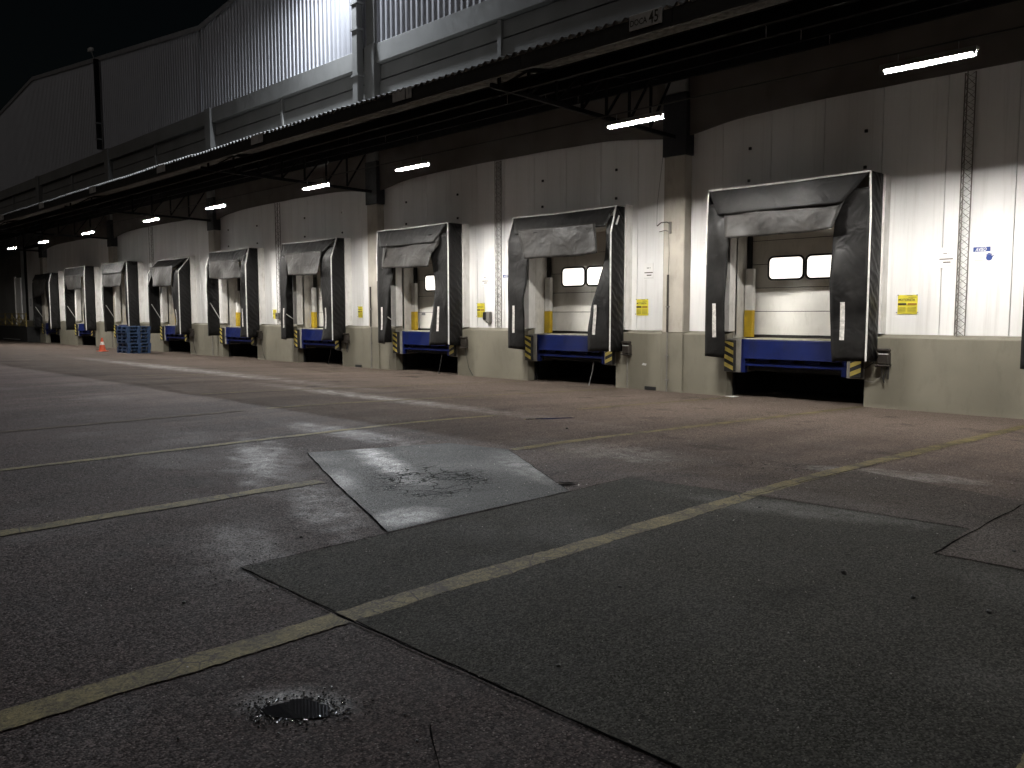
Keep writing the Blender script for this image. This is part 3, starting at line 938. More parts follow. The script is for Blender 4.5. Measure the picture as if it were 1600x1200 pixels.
# ------------------------------------------------------------------ lamps under the canopy
LAMPX = [-4.42, -9.51, -16.12, -20.42, -26.55, -31.9, -38.8, -45.2, -50.7]
LAB = ['nearest fluorescent lamp at the upper right under the canopy', 'fluorescent lamp beside the bracket of the nearest column', 'third lit fluorescent lamp from the right',
       'fourth lit fluorescent lamp from the right', 'fifth lit fluorescent lamp from the right', 'sixth lit fluorescent lamp from the right',
       'seventh lit fluorescent lamp from the right', 'second lit fluorescent lamp from the left end', 'farthest lit fluorescent lamp at the left end']
def make_lamp(x, label):
    r = empty('fluorescent_lamp', (x, -3.2, 5.05))
    tag(r, label, 'lamp', 'fluorescent lamps under the canopy')
    L = 0.58
    # housing: a flat tray above the tube with a drop lip on the wall side
    mb = MB()
    mb.box(-L - 0.06, L + 0.06, -0.05, 0.07, -0.014, 0.025)
    mb.box(-L - 0.03, L + 0.03, 0.07, 0.077, -0.084, 0.025)
    mb.box(-L - 0.06, L + 0.06, -0.057, -0.0505, -0.056, 0.025)
    mb.build('housing', M['lampbody'], r)
    mb = MB(); mb.box(-L - 0.03, -L - 0.002, -0.02, 0.02, -0.072, -0.0145); mb.build('end_cap', M['lampbody'], r)
    mb = MB(); mb.box(L + 0.002, L + 0.03, -0.02, 0.02, -0.072, -0.0145); mb.build('end_cap', M['lampbody'], r)
    MB().tube([(-L, 0, -0.05), (L, 0, -0.05)], 0.014, 8).build('tube', M['tube'], r)
    for s in (-0.4, 0.4): MB().tube([(s, 0.01, 0.025), (s, 0.01, 0.15)], 0.006, 5).build('hanger', M['galv'], r)
for x, l in zip(LAMPX, LAB): make_lamp(x, l)
# added lamp, unseen beyond the right edge, continues the row to light the wall
make_lamp(1.4, 'added fluorescent lamp, unseen past the right edge, lighting the wall')

# floodlight on the upper wall, above the picture's top edge
FX, FY, FZ = -23.5, -0.75, 14.2
fl = empty('floodlight', (FX, FY, FZ))
tag(fl, 'wall floodlight beside the downpipe lighting the metal cladding', 'floodlight')
MB().box(-0.22, 0.22, -0.12, 0.12, 0.03, 0.22).build('housing', M['boxgrey'], fl, bevel=0.02)
MB().bar((0, 0, 0.23), (0, 0.74, 0.12), 0.06).build('arm', M['galv'], fl)
MB().box(-0.19, 0.19, -0.10, 0.10, 0.018, 0.028).build('glass', M['floodglass'], fl)
ld = bpy.data.lights.new('flood_lamp', 'SPOT')
ld.energy = FLOOD_W; ld.spot_size = math.radians(180); ld.spot_blend = 1.0; ld.shadow_soft_size = 0.12
ld.color = (0.86, 0.93, 1.0)
lo = bpy.data.objects.new('flood_lamp', ld); COL.objects.link(lo)
lo.parent = fl; lo.location = (0, 0, -0.12)
lo.rotation_euler = (math.radians(-56), 0, 0)

# ------------------------------------------------------------------ dock shelters
ORD = ['cropped at the right edge', 'nearest full one, with a split grey head flap', 'second full one from the right, its right flap curved inward',
       'third full one from the right, head flap torn at both corners', 'fourth full one from the right', 'fifth full one from the right, left flap missing',
       'with its head frame collapsed backward, behind the blue pallets', 'between the pallet stack and the orange cone', 'second from the far left end', 'farthest one at the left end, crumpled']
def lerp(a, b, t): return a + (b - a) * t
def interp(poly, z):
    """poly: list of (u,z) ordered from top to bottom"""
    if z >= poly[0][1]: return poly[0][0]
    for (u0, z0), (u1, z1) in zip(poly, poly[1:]):
        if z0 >= z >= z1:
            return lerp(u0, u1, (z0 - z) / max(1e-6, z0 - z1))
    return poly[-1][0]
SH = {
 0: dict(yt=(-.50, -.50), top=4.02, Li=[(-1.1, 3.4), (-1.1, .6)], Ri=[(1.1, 3.4), (1.1, .6)], hb=(3.0, 3.0), hw=(-1.2, 1.2)),
 1: dict(yt=(-.46, -.54), top=4.03, Li=[(-1.17, 3.4), (-1.16, 3.03), (-1.21, 2.02), (-1.26, .64)], Ri=[(1.08, 3.6), (.98, 2.9), (.99, 1.97), (1.06, .62)], hb=(3.03, 3.05), hw=(-1.17, 1.06)),
 2: dict(yt=(-.30, -.30), top=3.97, Li=[(-.98, 3.2), (-.96, 2.87), (-1.05, 1.98), (-1.07, .55)], Ri=[(1.52, 3.2), (1.26, 2.24), (1.07, 1.65), (1.06, .6)], hb=(2.87, 2.89), hw=(-1.0, 1.40)),
 3: dict(yt=(-.47, -.5), top=4.02, Li=[(-.95, 3.3), (-.93, 2.89), (-1.08, 1.89), (-1.28, .56)], Ri=[(.88, 3.43), (1.04, 2.23), (.87, .6)], hb=(2.88, 2.84), hw=(-1.16, 1.02)),
 4: dict(yt=(-.37, -.27), top=4.0, Li=[(-1.11, 3.31), (-1.3, 2.19), (-1.28, .59)], Ri=[(1.12, 3.0), (1.03, 2.36), (1.04, .55)], hb=(2.85, 2.81), hw=(-.85, 1.09)),
 5: dict(yt=(-.35, -.35), top=4.0, Li=[(-1.45, 3.2), (-1.6, 2.7), (-1.6, .6)], Ri=[(1.45, 2.83), (1.19, 2.0), (.99, .51)], hb=(2.91, 2.85), hw=(-1.2, 1.45)),
 6: dict(yt=(.0, .0), top=3.95, Li=[(-1.2, 3.2), (-1.55, 2.7), (-1.6, .6)], Ri=[(1.16, 3.0), (1.15, 2.0), (1.05, .55)], hb=(2.74, 2.71), hw=(-.75, 1.2)),
 7: dict(yt=(-.5, -.5), top=4.04, Li=[(-1.4, 3.2), (-1.6, 2.8), (-1.62, .6)], Ri=[(1.3, 3.2), (1.45, 2.4), (1.5, .6)], hb=(2.88, 2.86), hw=(-1.2, 1.1)),
 8: dict(yt=(-.45, -.45), top=4.06, Li=[(-1.4, 3.2), (-1.6, 2.8), (-1.62, .6)], Ri=[(1.4, 3.2), (1.5, 2.4), (1.55, .6)], hb=(2.87, 2.82), hw=(-.9, 1.5)),
 9: dict(yt=(-.3, -.35), top=3.92, Li=[(-1.3, 3.3), (-1.5, 2.8), (-1.6, .6)], Ri=[(1.0, 3.3), (.9, 2.6), (1.3, 1.8), (1.4, .6)], hb=(2.5, 2.7), hw=(-1.0, 1.3)),
}
HWD = 1.69
def shelter(i, c):
    P = SH[i]
    r = empty('dock_shelter', (c, -0.25, 0.6))
    tag(r, 'black tarpaulin dock shelter, ' + ORD[i], 'dock shelter', 'black shelters round the loading docks')
    ZB = 0.60; ZK = 3.36
    kn = (i > 0)
    T = P['top']
    def fy(s, z):               # front edge depth on side s (0 left, 1 right)
        yt = P['yt'][s]
        if z <= ZK: return -0.50
        return lerp(-0.50, yt, (z - ZK) / (T - ZK))
    off = Vector((0, 0.25, -0.6))
    def V(u, y, z): return (u, y + 0.25, z - 0.6)
    nz = lambda u, z, a, sc=2.0, s=0: a * mnoise.noise((u * sc + i * 7.3, z * sc, s + i * 3.1))
    # side sheets
    for s in (0, 1):
        u0 = -HWD if s == 0 else HWD
        rows = []
        zs = [lerp(ZB, T, q / 24) for q in range(25)]
        for z in zs:
            row = []
            for q in range(9):
                t = q / 8
                y = lerp(-0.002, fy(s, z), t)
                amp = 0.03 * math.sin(math.pi * t)
                w = math.sin((z * 1.2 + y * 2.2) * 7.0 + 2 * nz(y, z, 1.0, 1.5)) * 0.35 + nz(y, z, 1.3, 4.0)
                row.append(V(u0 + amp * w + (0.02 if s else -0.02) * math.sin(math.pi * t), y, z))
            rows.append(row)
        MB().grid(rows).build('side_sheet', M['tarp_side'], r, smooth=True, thick=0.004)
    # top sheet
    rows = []
    for q in range(13):
        t = q / 12; u = lerp(-HWD, HWD, t)
        row = []
        for w in range(5):
            y = lerp(-0.001, lerp(P['yt'][0], P['yt'][1], t), w / 4)
            row.append(V(u, y, T - 0.03 * math.sin(math.pi * t) * (w / 4) + 0.005))
        rows.append(row)
    if min(P['yt']) < -0.1:
        MB().grid(rows).build('top_sheet', M['tarp_side'], r, smooth=True, thick=0.004)
    # side flaps
    for s in (0, 1):
        inner = P['Li'] if s == 0 else P['Ri']
        u_o = -HWD if s == 0 else HWD
        rows = []
        n = 34
        ztop = min(T - 0.02, 3.75)
        for q in range(n + 1):
            z = lerp(ztop, ZB + (0.02 if s else 0.0), q / n)
            ui = interp(inner, z)
            row = []
            for w in range(9):
                t = w / 8
                u = lerp(u_o, ui, t)
                y = fy(s, z) - 0.015 + 0.05 * t * math.sin(z * 1.7 + i + s) + nz(u, z, 0.05, 1.6, s) * (0.3 + t)
                if i == 1 and s == 0: y -= 0.10 * math.exp(-((z - 3.2) / 0.35) ** 2) * math.sin(math.pi * t)
                if i == 2 and s == 1: y += 0.10 * t * math.exp(-((z - 2.3) / 0.8) ** 2)
                row.append(V(u + nz(u, z, 0.025, 2.2, 5) * t, y, z - 0.03 * t * (q / n)))
            rows.append(row)
        f = MB().grid(rows).build('side_flap', M['tarp'], r, smooth=True, thick=0.006)
        # white reflective strip
        wid = abs(u_o - interp(inner, 1.3))
        if wid > 0.3:
            us = -1.47 if s == 0 else 1.25
            if s == 1 and i in (5, 6): us = 1.3
            rows = []
            for q in range(8):
                z = lerp(1.70, 1.0, q / 7)
                row = []
                for w in (0, 1):
                    u = us + (w - 0.5) * 0.085
                    t = abs(u - u_o) / wid
                    y = fy(s, z) - 0.015 + 0.05 * t * math.sin(z * 1.7 + i + s) + nz(u, z, 0.05, 1.6, s) * (0.3 + t) - 0.012
                    row.append(V(u, y, z))
                rows.append(row)
            MB().grid(rows).build('strip', M['strip'], f)
    # head curtain: upper drop + inner flap
    hl, hr = P['hb']; wl, wr = P['hw']
    rows = []
    for q in range(15):
        v = q / 14
        row = []
        for w in range(25):
            t = w / 24
            yt = lerp(P['yt'][0], P['yt'][1], t)
            zt = T; zb = 3.50
            z = lerp(zt, zb, v)
            ue = lerp(HWD, lerp(HWD, 1.32, 0.8), v)
            u = lerp(-ue, lerp(HWD, max(wr + 0.12, 1.2), v), t)
            y = lerp(yt, min(-0.52, yt - 0.1), min(1, v * 1.1)) - 0.02 + nz(u, z, 0.06, 1.5, 11) * v
            row.append(V(u, y, z - 0.02 * math.sin(math.pi * t) * (1 - v)))
        rows.append(row)
    h = MB().grid(rows).build('head_curtain', M['tarp'], r, smooth=True, thick=0.006)
    rows = []
    for q in range(13):
        v = q / 12
        row = []
        for w in range(29):
            t = w / 28
            zb = lerp(hl, hr, t) - 0.02 * math.sin(3.1 * t) + nz(t * 3, 0, 0.03, 1.0, 17)
            z = lerp(3.62, zb, v)
            u = lerp(lerp(-1.28, wl, v), lerp(1.25, wr, v), t)
            curl = (abs(t - 0.5) * 2) ** 4
            y = -0.56 + nz(u, z, 0.07, 1.3, 21) * (0.4 + v) - 0.05 * v - 0.10 * curl * v * (1 if i in (1, 3) else 0.3)
            if i == 1 and abs(t - 0.52) < 0.02 and v > 0.5: y += 0.03
            if i == 3: z -= 0.0
            row.append(V(u, y, z))
        rows.append(row)
    MB().grid(rows).build('head_flap', M['tarp_grey'], r, smooth=True, thick=0.006)
    if i == 3:       # torn corner pieces hanging from the head
        for s, pts in ((0, [(-1.05, -.62, 3.60), (-0.98, -.66, 3.58), (-1.18, -.70, 2.88), (-1.28, -.62, 2.86)]), (1, [(1.40, -.58, 3.66), (0.86, -.70, 3.28), (1.18, -.64, 3.24), (1.36, -.56, 3.45)])):
            MB().poly([V(*p) for p in pts]).build('torn_flap', M['tarp_grey'], r, thick=0.006)
    # piping along the front edge
    pth = [V(HWD, -0.515, ZB + 0.02)] + [V(HWD + 0.004, fy(1, z) - 0.018, z) for z in (1.5, 2.4, 3.2, ZK)] + [V(HWD - 0.01, P['yt'][1] - 0.018, T)]
    if i != 9 or True: MB().tube(pth, 0.018 if i < 5 else 0.022, 6).build('piping', M['piping'], r)
    pth = [V(-HWD, P['yt'][0] - 0.018, T)] + [V(lerp(-HWD, HWD, t), lerp(P['yt'][0], P['yt'][1], t) - 0.018, T + 0.012 - 0.03 * math.sin(math.pi * t)) for t in (0.2, 0.4, 0.6, 0.8)] + [V(HWD - 0.01, P['yt'][1] - 0.018, T)]
    if i not in (6, 9): MB().tube(pth, 0.018 if i < 5 else 0.022, 6).build('piping', M['piping'], r)
    pth = [V(-HWD - 0.003, fy(0, z) - 0.018, z) for z in (ZB + 0.9 if i > 4 else 2.5, 2.8, ZK)] + [V(-HWD, P['yt'][0] - 0.018, T)]
    if i in (1, 2, 3, 5, 6, 7, 8): MB().tube(pth, 0.016, 6).build('piping', M['piping'], r)
    # inner gas strut on the left side
    if i >= 3: MB().tube([V(-1.66, -0.40, 1.95 if i > 4 else 1.55), V(-1.64, -0.02, 1.30)], 0.016, 6).build('strut', M['piping'], r)
    if i == 2: MB().tube([V(1.71, -0.25, 3.75), V(1.73, -0.36, 3.55)], 0.025, 6).build('strut', M['piping'], r)
for i, c in enumerate(DOCKS): shelter(i, c)

# ------------------------------------------------------------------ dock levellers with bumpers
LVL = ['at the right edge of the view', 'nearest full dock', 'second full dock from the right', 'third full dock from the right', 'fourth full dock from the right', 'fifth full dock from the right',
       'behind the blue pallet stack', 'dock between pallets and cone', 'second dock from the left end', 'dock at the far left end']
def leveller(i, c):
    r = empty('dock_leveller', (c, 0, 0.25))
    tag(r, 'blue steel dock leveller with striped bumpers, ' + LVL[i], 'dock leveller', 'blue levellers in the dock pits')
    Z = -0.25
    # deck
    MB().box(-1.10, 1.10, 0.02, 0.82, 0.935 + Z, 0.975 + Z).build('deck', M['deck'], r, bevel=0.004)
    # lip plate, slightly leaning
    mb = MB()
    t = 0.03
    a = [(-1.06, -0.035, 0.925 + Z), (1.06, -0.035, 0.925 + Z), (1.02, -0.09, 0.555 + Z), (-1.02, -0.09, 0.555 + Z)]
    b = [(p[0], p[1] + t, p[2]) for p in a]
    mb.v += a + b
    mb.f += [(3, 2, 1, 0), (4, 5, 6, 7), (0, 1, 5, 4), (1, 2, 6, 5), (2, 3, 7, 6), (3, 0, 4, 7)]
    lip = mb.build('lip', M['blue'], r, bevel=0.006)
    MB().tube([(-1.05, -0.01, 0.935 + Z), (1.05, -0.01, 0.935 + Z)], 0.022, 8).build('hinge', M['blue'], r)
    # frame
    MB().box(-1.125, -1.03, -0.015, 0.09, 0.26 + Z, 0.96 + Z).build('frame_post', M['blue'], r, bevel=0.006)
    MB().box(1.03, 1.125, -0.015, 0.09, 0.26 + Z, 0.96 + Z).build('frame_post', M['blue'], r, bevel=0.006)
    MB().box(-1.03, 1.03, -0.01, 0.08, 0.40 + Z, 0.485 + Z).build('frame_beam', M['blue'], r, bevel=0.006)
    for q in (-0.62, -0.12, 0.45): MB().box(q - 0.16, q + 0.16, -0.03, 0.03, 0.487 + Z, 0.545 + Z).build('lip_keeper', M['blue'], r, bevel=0.004)
    for q in (-0.8, -0.3, 0.3, 0.8): MB().box(q - 0.012, q + 0.012, 0.0, 0.7, 0.62 + Z, 0.93 + Z).build('rib', M['blue'], r)
    MB().box(-1.0, 1.0, 0.10, 0.12, 0.30 + Z, 0.93 + Z).build('apron', M['pit'], r)
    # bumpers
    for s in (-1, 1):
        u0, u1 = sorted((s * 1.46, s * 1.235))
        zb, zt = 0.27 + Z, 0.93 + Z
        bp = MB().box(u0, u1, -0.13, -0.021, zb, zt).build('bumper', M['rubber'], r, bevel=0.012)
        hgt = zt - zb; nst = 4
        w = u1 - u0 - 0.02
        for q in range(nst):
            z0 = zb + 0.02 + (q + 0.05) * hgt / nst
            d = 0.10 * (1 if s > 0 else -1)
            if s < 0: pts = [(u0 + .01, z0 + 0.09), (u1 - .01, z0), (u1 - .01, z0 + 0.085), (u0 + .01, z0 + 0.175)]
            else: pts = [(u0 + .01, z0), (u1 - .01, z0 + 0.09), (u1 - .01, z0 + 0.175), (u0 + .01, z0 + 0.085)]
            pts = [(p[0], min(max(p[1], zb + .01), zt - .01)) for p in pts]
            mb = MB(); n = 4
            mb.v += [(p[0], -0.134, p[1]) for p in pts] + [(p[0], -0.129, p[1]) for p in pts]
            mb.f += [(0, 1, 2, 3)] + [(j, (j + 1) % 4, 4 + (j + 1) % 4, 4 + j) for j in range(4)]
            mb.build('stripe', M['stripe_y'], bp)
    if i in (2, 3, 4): MB().tube([(0.80, -0.02, 0.30 + Z), (0.79, -0.05, 0.1 + Z), (0.72, -0.08, -0.2 + Z), (0.69, -0.15, -0.50 + Z)], 0.012, 5).build('hose', M['cable'] if i > 2 else M['galv'], r)
for i, c in enumerate(DOCKS): leveller(i, c)

# ------------------------------------------------------------------ control boxes on the plinth
for i, c in enumerate(DOCKS):
    if i == 0 or i > 6: continue
    r = empty('control_box', (c + 1.85, 0, 0.68))
    tag(r, 'dark socket box on the plinth beside ' + ['', 'the nearest full dock', 'the second full dock from the right', 'the third full dock from the right', 'the fourth full dock from the right', 'the fifth full dock from the right', 'the dock behind the pallets'][i], 'control box', 'socket boxes beside the docks')
    MB().box(-0.10, 0.10, -0.14, -0.001, -0.13, 0.10).build('casing', M['dkbrown'], r, bevel=0.02)
    MB().box(-0.12, 0.11, -0.17, -0.02, 0.10, 0.17).build('hood', M['dkbrown'], r, bevel=0.025)
    if i in (1, 2): MB().box(-0.085, 0.10, -0.146, -0.141, 0.055, 0.075).build('label_band', M['strip'], r)
    MB().box(-0.14, 0.12, -0.16, -0.02, -0.165, -0.132).build('tray', M['dkbrown'], r, bevel=0.01)
    if i in (1, 4):
        MB().tube([(-0.04, -0.09, -0.16), (-0.03, -0.07, -0.33), (0.0, -0.06, -0.45)], 0.012, 5).build('cable', M['cable'], r)
        MB().tube([(0.07, -0.09, -0.16), (0.04, -0.08, -0.28), (0.0, -0.07, -0.38), (0.01, -0.06, -0.47)], 0.013, 5).build('cable', M['cable'], r)
        MB().tube([(0.09, -0.09, -0.16), (0.085, -0.08, -0.40)], 0.014, 5).build('cable', M['cable'], r)
        MB().tube([(-0.10, -0.05, 0.05), (-0.22, -0.05, -0.12), (-0.36, -0.06, -0.22), (-0.46, -0.06, -0.18)], 0.010, 5).build('cable', M['cable'], r)
        MB().tube([(-0.05, -0.05, -0.35), (-0.2, -0.04, -0.47), (-0.36, -0.05, -0.45)], 0.008, 5).build('cable', M['boxgrey'], r)
    elif i == 2:
        MB().tube([(-0.02, -0.03, -0.15), (-0.02, -0.025, -0.93)], 0.012, 5).build('conduit', M['boxgrey'], r)
    else:
        MB().tube([(0.03, -0.06, -0.15), (0.06, -0.05, -0.4), (0.16, -0.05, -0.72), (0.34, -0.06, -0.93)], 0.009, 5).build('cable', M['cable'], r)

# ------------------------------------------------------------------ notices
NP = ['nearest yellow driver notice on the white wall', 'second yellow notice from the right, beside the nearest column', 'third yellow notice from the right, next to a grey wall box', 'fourth yellow notice from the right', 'fifth yellow notice from the right']
for i, (x0, x1, z0, z1) in enumerate([(-5.98, -5.63, 1.48, 1.83), (-11.97, -11.63, 1.45, 1.83), (-17.56, -17.25, 1.39, 1.79), (-23.47, -23.22, 1.37, 1.74), (-29.18, -28.92, 1.31, 1.66)]):
    r = empty('notice_poster', ((x0 + x1) / 2, 0.245, z0))
    tag(r, NP[i], 'poster', 'yellow notices on the wall')
    w = (x1 - x0) / 2; h = z1 - z0
    rows = [[(lerp(-w, w, t), -0.004 - 0.012 * math.sin(6 * t + q) ** 2 * (0.4 if 0 < q < 4 else 1), h * q / 4) for t in [j / 8 for j in range(9)]] for q in range(5)]
    MB().grid(rows).build('sheet', M['poster'], r, thick=0.002)
    def bar(u0, u1, v0, v1, m): MB().box(lerp(-w, w, u0), lerp(-w, w, u1), -0.021, -0.0195, h * v0, h * v1).build('print', M[m], r)
    bar(0.03, 0.45, 0.475, 0.57, 'ink'); bar(0.52, 0.97, 0.475, 0.57, 'ink_brown')
    bar(0.45, 0.75, 0.955, 0.985, 'ink_soft')
    bar(0.55, 0.95, 0.86, 0.885, 'ink_soft')
    for q in range(4): bar(0.06, 0.42, 0.10 + q * 0.075, 0.125 + q * 0.075, 'ink_soft'); bar(0.52, 0.95, 0.10 + q * 0.075, 0.125 + q * 0.075, 'ink_soft')
    if i < 3: text_mesh("MOTORISTA", 0.058 * w / 0.175, M['ink'], 'lettering', r, (-w * 0.92, -0.0205, h * 0.69), bold=0.001, sx=0.9)
    else: bar(0.05, 0.95, 0.70, 0.76, 'ink_soft')
    for (u, v) in ((0.02, 0.99), (0.98, 0.99), (-0.03, 0.08), (1.03, 0.08)):
        MB().box(lerp(-w, w, u) - 0.012, lerp(-w, w, u) + 0.012, -0.024, -0.020, h * v - 0.010, h * v + 0.010).build('tape', M['ink_grey'], r)
for i, (x0, x1, z0, z1) in enumerate([(-5.30, -5.05, 2.30, 2.66), (-11.76, -11.50, 2.28, 2.66), (-17.35, -17.08, 2.26, 2.6)]):
    r = empty('white_notice', ((x0 + x1) / 2, 0.245, z0))
    tag(r, ['white notice with black print beside the nearest lattice mast', 'white notice with black print above the second yellow notice', 'white notice with black print beside the second lattice mast'][i], 'notice', 'white notices on the wall')
    w = (x1 - x0) / 2; h = z1 - z0
    MB().box(-w, w, -0.006, -0.001, 0, h).build('board', M['signwhite'], r)
    for (u0, u1, v0, v1) in ((0.3, 0.55, 0.69, 0.73), (0.62, 0.7, 0.70, 0.73), (0.05, 0.95, 0.40, 0.455), (0.3, 0.8, 0.24, 0.30), (0.0, 1.0, 0.09, 0.105)):
        MB().box(lerp(-w, w, u0), lerp(-w, w, u1), -0.009, -0.0065, h * v0, h * v1).build('print', M['ink_grey'] if v0 < 0.2 else M['ink'], r)
for i, (x0, z0) in enumerate([(-4.74, 2.30), (-16.50, 2.22)]):
    r = empty('warning_sign', (x0, 0.245, z0))
    tag(r, ['white AVISO sign with blue hand symbol right of the nearest lattice mast', 'white AVISO sign half hidden by the second full shelter'][i], 'sign', 'AVISO signs')
    MB().box(-0.02, 0.34, -0.006, -0.001, -0.02, 0.36).build('board', M['signwhite'], r)
    MB().box(0.0, 0.27, -0.010, -0.0065, 0.255, 0.335).build('header', M['signblue'], r, bevel=0.003)
    text_mesh("AVISO", 0.085, M['signwhite'], 'lettering', r, (0.035, -0.012, 0.264), shear=0.25, bold=0.002, sx=0.72)
    # hand symbol: palm, four fingers and a thumb
    mb = MB()
    mb.poly([(0.255 + 0.05 * math.cos(t * math.pi / 8), -0.008, 0.145 + 0.05 * math.sin(t * math.pi / 8)) for t in range(16)])
    for q in range(4): mb.box(0.212 + q * 0.021, 0.229 + q * 0.021, -0.010, -0.0065, 0.165, 0.215 + 0.012 * (1 if q in (1, 2) else 0))
    mb.poly([(0.29, -0.0085, 0.13), (0.33, -0.0085, 0.18), (0.318, -0.0085, 0.19), (0.28, -0.0085, 0.165)])
    mb.build('hand_symbol', M['signblue'], r)
    for q in range(3): MB().box(0.03, 0.16, -0.008, -0.0065, 0.10 + q * 0.045, 0.112 + q * 0.045).build('print', M['ink_grey'] if q == 9 else M['signgrey'], r)
# number painted on the far wall
o = text_mesh("01", 0.75, M['ink_grey'], 'wall_number', None, (-60.95, 0.243, 2.0), bold=0.01, sx=0.7)
bpy.data.objects.remove(o) if False else None
W(o)

# grey intercom-like box on the wall near the second mast
r = empty('wall_box', (-17.10, 0.25, 1.16)); tag(r, 'grey wall box with black handset beside the third yellow notice', 'wall box')
MB().box(-0.01, 0.14, -0.10, -0.004, 0.08, 0.39).build('casing', M['boxgrey'], r, bevel=0.012)
MB().box(-0.16, -0.015, -0.09, -0.004, 0.16, 0.38).build('handset', M['black'], r, bevel=0.02)
MB().tube([(0.05, -0.05, 0.08), (0.05, -0.05, 0.0)], 0.02, 6).build('conduit', M['boxgrey'], r)

# small grey box by the fifth dock, on the wall
r = empty('wall_box', (-28.72, 0.25, 1.30)); tag(r, 'small grey wall box beside the fifth yellow notice', 'wall box')
MB().box(-0.10, 0.10, -0.12, -0.002, 0, 0.24).build('casing', M['boxgrey'], r, bevel=0.012)
MB().box(-0.04, 0.04, -0.14, -0.121, 0.1, 0.18).build('switch', M['black'], r, bevel=0.006)

# column services: guard pipe, wire, bracket
for i, cx in enumerate(COLX[1:5]):
    r = empty('service_pipe', (cx - 0.13, -0.03, -0.27))
    tag(r, ['dark guard pipe and thin wire up the nearest column', 'dark guard pipe up the second column', 'dark guard pipe up the third column', 'dark guard pipe up the fourth column'][i], 'pipe', 'pipes on the columns')
    MB().tube([(0, -0.035, 1.35), (0, -0.035, 2.63)], 0.026, 8).build('guard_pipe', M['dkbrown'], r)
    MB().tube([(0, -0.032, 0.0), (0, -0.032, 1.36)], 0.017, 6).build('conduit', M['boxgrey'], r)
    for z in (0.25, 0.8, 1.9): MB().box(-0.035, 0.035, -0.06, 0.0, z, z + 0.03).build('clamp', M['boxgrey'], r)
    if i == 0:
        MB().tube([(0, -0.03, 2.6), (0.015, -0.025, 3.1), (0.0, -0.04, 3.60)], 0.006, 5).build('wire', M['boxgrey'], r)
        MB().tube([(0.03, -0.02, 3.75), (0.0, -0.10, 3.79), (-0.12, -0.16, 3.78), (-0.25, -0.12, 3.72)], 0.012, 5).build('bracket', M['dkbrown'], r)
        MB().tube([(0.03, -0.02, 3.58), (-0.05, -0.10, 3.61), (-0.2, -0.10, 3.59)], 0.011, 5).build('bracket', M['boxgrey'], r)
        MB().box(0.0, 0.06, -0.05, 0.0, 3.54, 3.80).build('plate', M['boxgrey'], r, bevel=0.006)
        MB().tube([(-0.26, -0.12, 3.72), (-0.27, -0.10, 4.2), (-0.26, 0.1, 5.4)], 0.005, 5).build('wire', M['boxgrey'], r)

# lattice masts on the wall
M['mast'] = simple('dull_grey_steel', (0.19, 0.175, 0.155), 0.55, 0.25, 6, metal=0.2)
for i, mx in enumerate((-4.90, -16.65, -28.55, -40.5)):
    r = empty('lattice_mast', (mx, 0.12, 1.08))
    tag(r, ['slim lattice mast on the ledge right of the nearest full dock', 'slim lattice mast on the ledge beside the second AVISO sign', 'third slim lattice mast from the right', 'fourth slim lattice mast from the right, behind the pallets'][i], 'mast', 'lattice masts up the wall')
    h = 4.55; s = 0.085
    for (a, b) in ((-s, 0.11), (s, 0.11), (0, -0.04)):
        MB().tube([(a, b, 0), (a, b, h)], 0.011, 5).build('leg', M['mast'], r)
    n = 20
    for q in range(n):
        z0 = h * q / n; z1 = h * (q + 0.5) / n; z2 = h * (q + 1) / n
        for (p, q2) in (((-s, 0.11), (0, -0.04)), ((s, 0.11), (0, -0.04)), ((-s, 0.11), (s, 0.11))):
            if i > 1 and p[0] > 0: continue
            MB().tube([(p[0], p[1], z0), (q2[0], q2[1], z1), (p[0], p[1], z2)], 0.0065, 4).build('lacing', M['mast'], r)

# ------------------------------------------------------------------ pallets, cone, litter
def pallet_parts():
    top = MB(); 
    for q in range(7): top.box(-0.6 + q * 0.172, -0.6 + q * 0.172 + 0.15, -0.5, 0.5, 0.118, 0.145)
    top.box(-0.6, 0.582, -0.5, -0.42, 0.10, 0.1175); top.box(-0.6, 0.582, 0.42, 0.5, 0.10, 0.1175); top.box(-0.6, 0.582, -0.04, 0.04, 0.10, 0.1175)
    bot = MB()
    for y in (-0.5, -0.05, 0.4): bot.box(-0.6, 0.582, y, y + 0.1, 0.0, 0.025)
    bot.box(-0.6, -0.5, -0.4, 0.4, 0.0, 0.024); bot.box(0.482, 0.582, -0.4, 0.4, 0.0, 0.024)
    blk = MB().box(0, 0.15, 0, 0.13, 0.0255, 0.0998)
    return top.mesh('top_deck', M['pallet']), bot.mesh('bottom_deck', M['pallet']), blk.mesh('block', M['pallet'])
pt = pallet_parts()
wordn = ['lowest', 'second lowest', 'third from the bottom', 'fourth from the bottom', 'fourth from the top', 'third from the top', 'second from the top', 'topmost']
for q in range(8):
    r = empty('pallet', (-37.75 + random.uniform(-0.02, 0.02), -1.82 + random.uniform(-0.02, 0.02), gz_lin(-1.8) + 0.006 + q * 0.1465))
    r.rotation_euler = (0, 0, random.uniform(-0.02, 0.02))
    tag(r, 'blue plastic pallet, ' + wordn[q] + ' of the stack by the wall', 'pallet', 'stacked blue pallets')
    for nm, me in zip(('top_deck', 'bottom_deck'), pt): link_mesh(nm, me, r)
    for bx_ in (-0.6, -0.075, 0.432):
        for by_ in (-0.5, -0.06, 0.37): link_mesh('block', pt[2], r, (bx_, by_, 0))
r = empty('traffic_cone', (-39.97, -2.4, gz_lin(-2.4)))
tag(r, 'orange traffic cone with white band left of the pallets', 'traffic cone')
MB().box(-0.2, 0.2, -0.2, 0.2, 0.002, 0.035).build('base', M['cone'], r, bevel=0.008)
MB().tube([(0, 0, 0.034), (0, 0, 0.30)], [0.15, 0.10], 16).build('lower_cone', M['cone'], r)
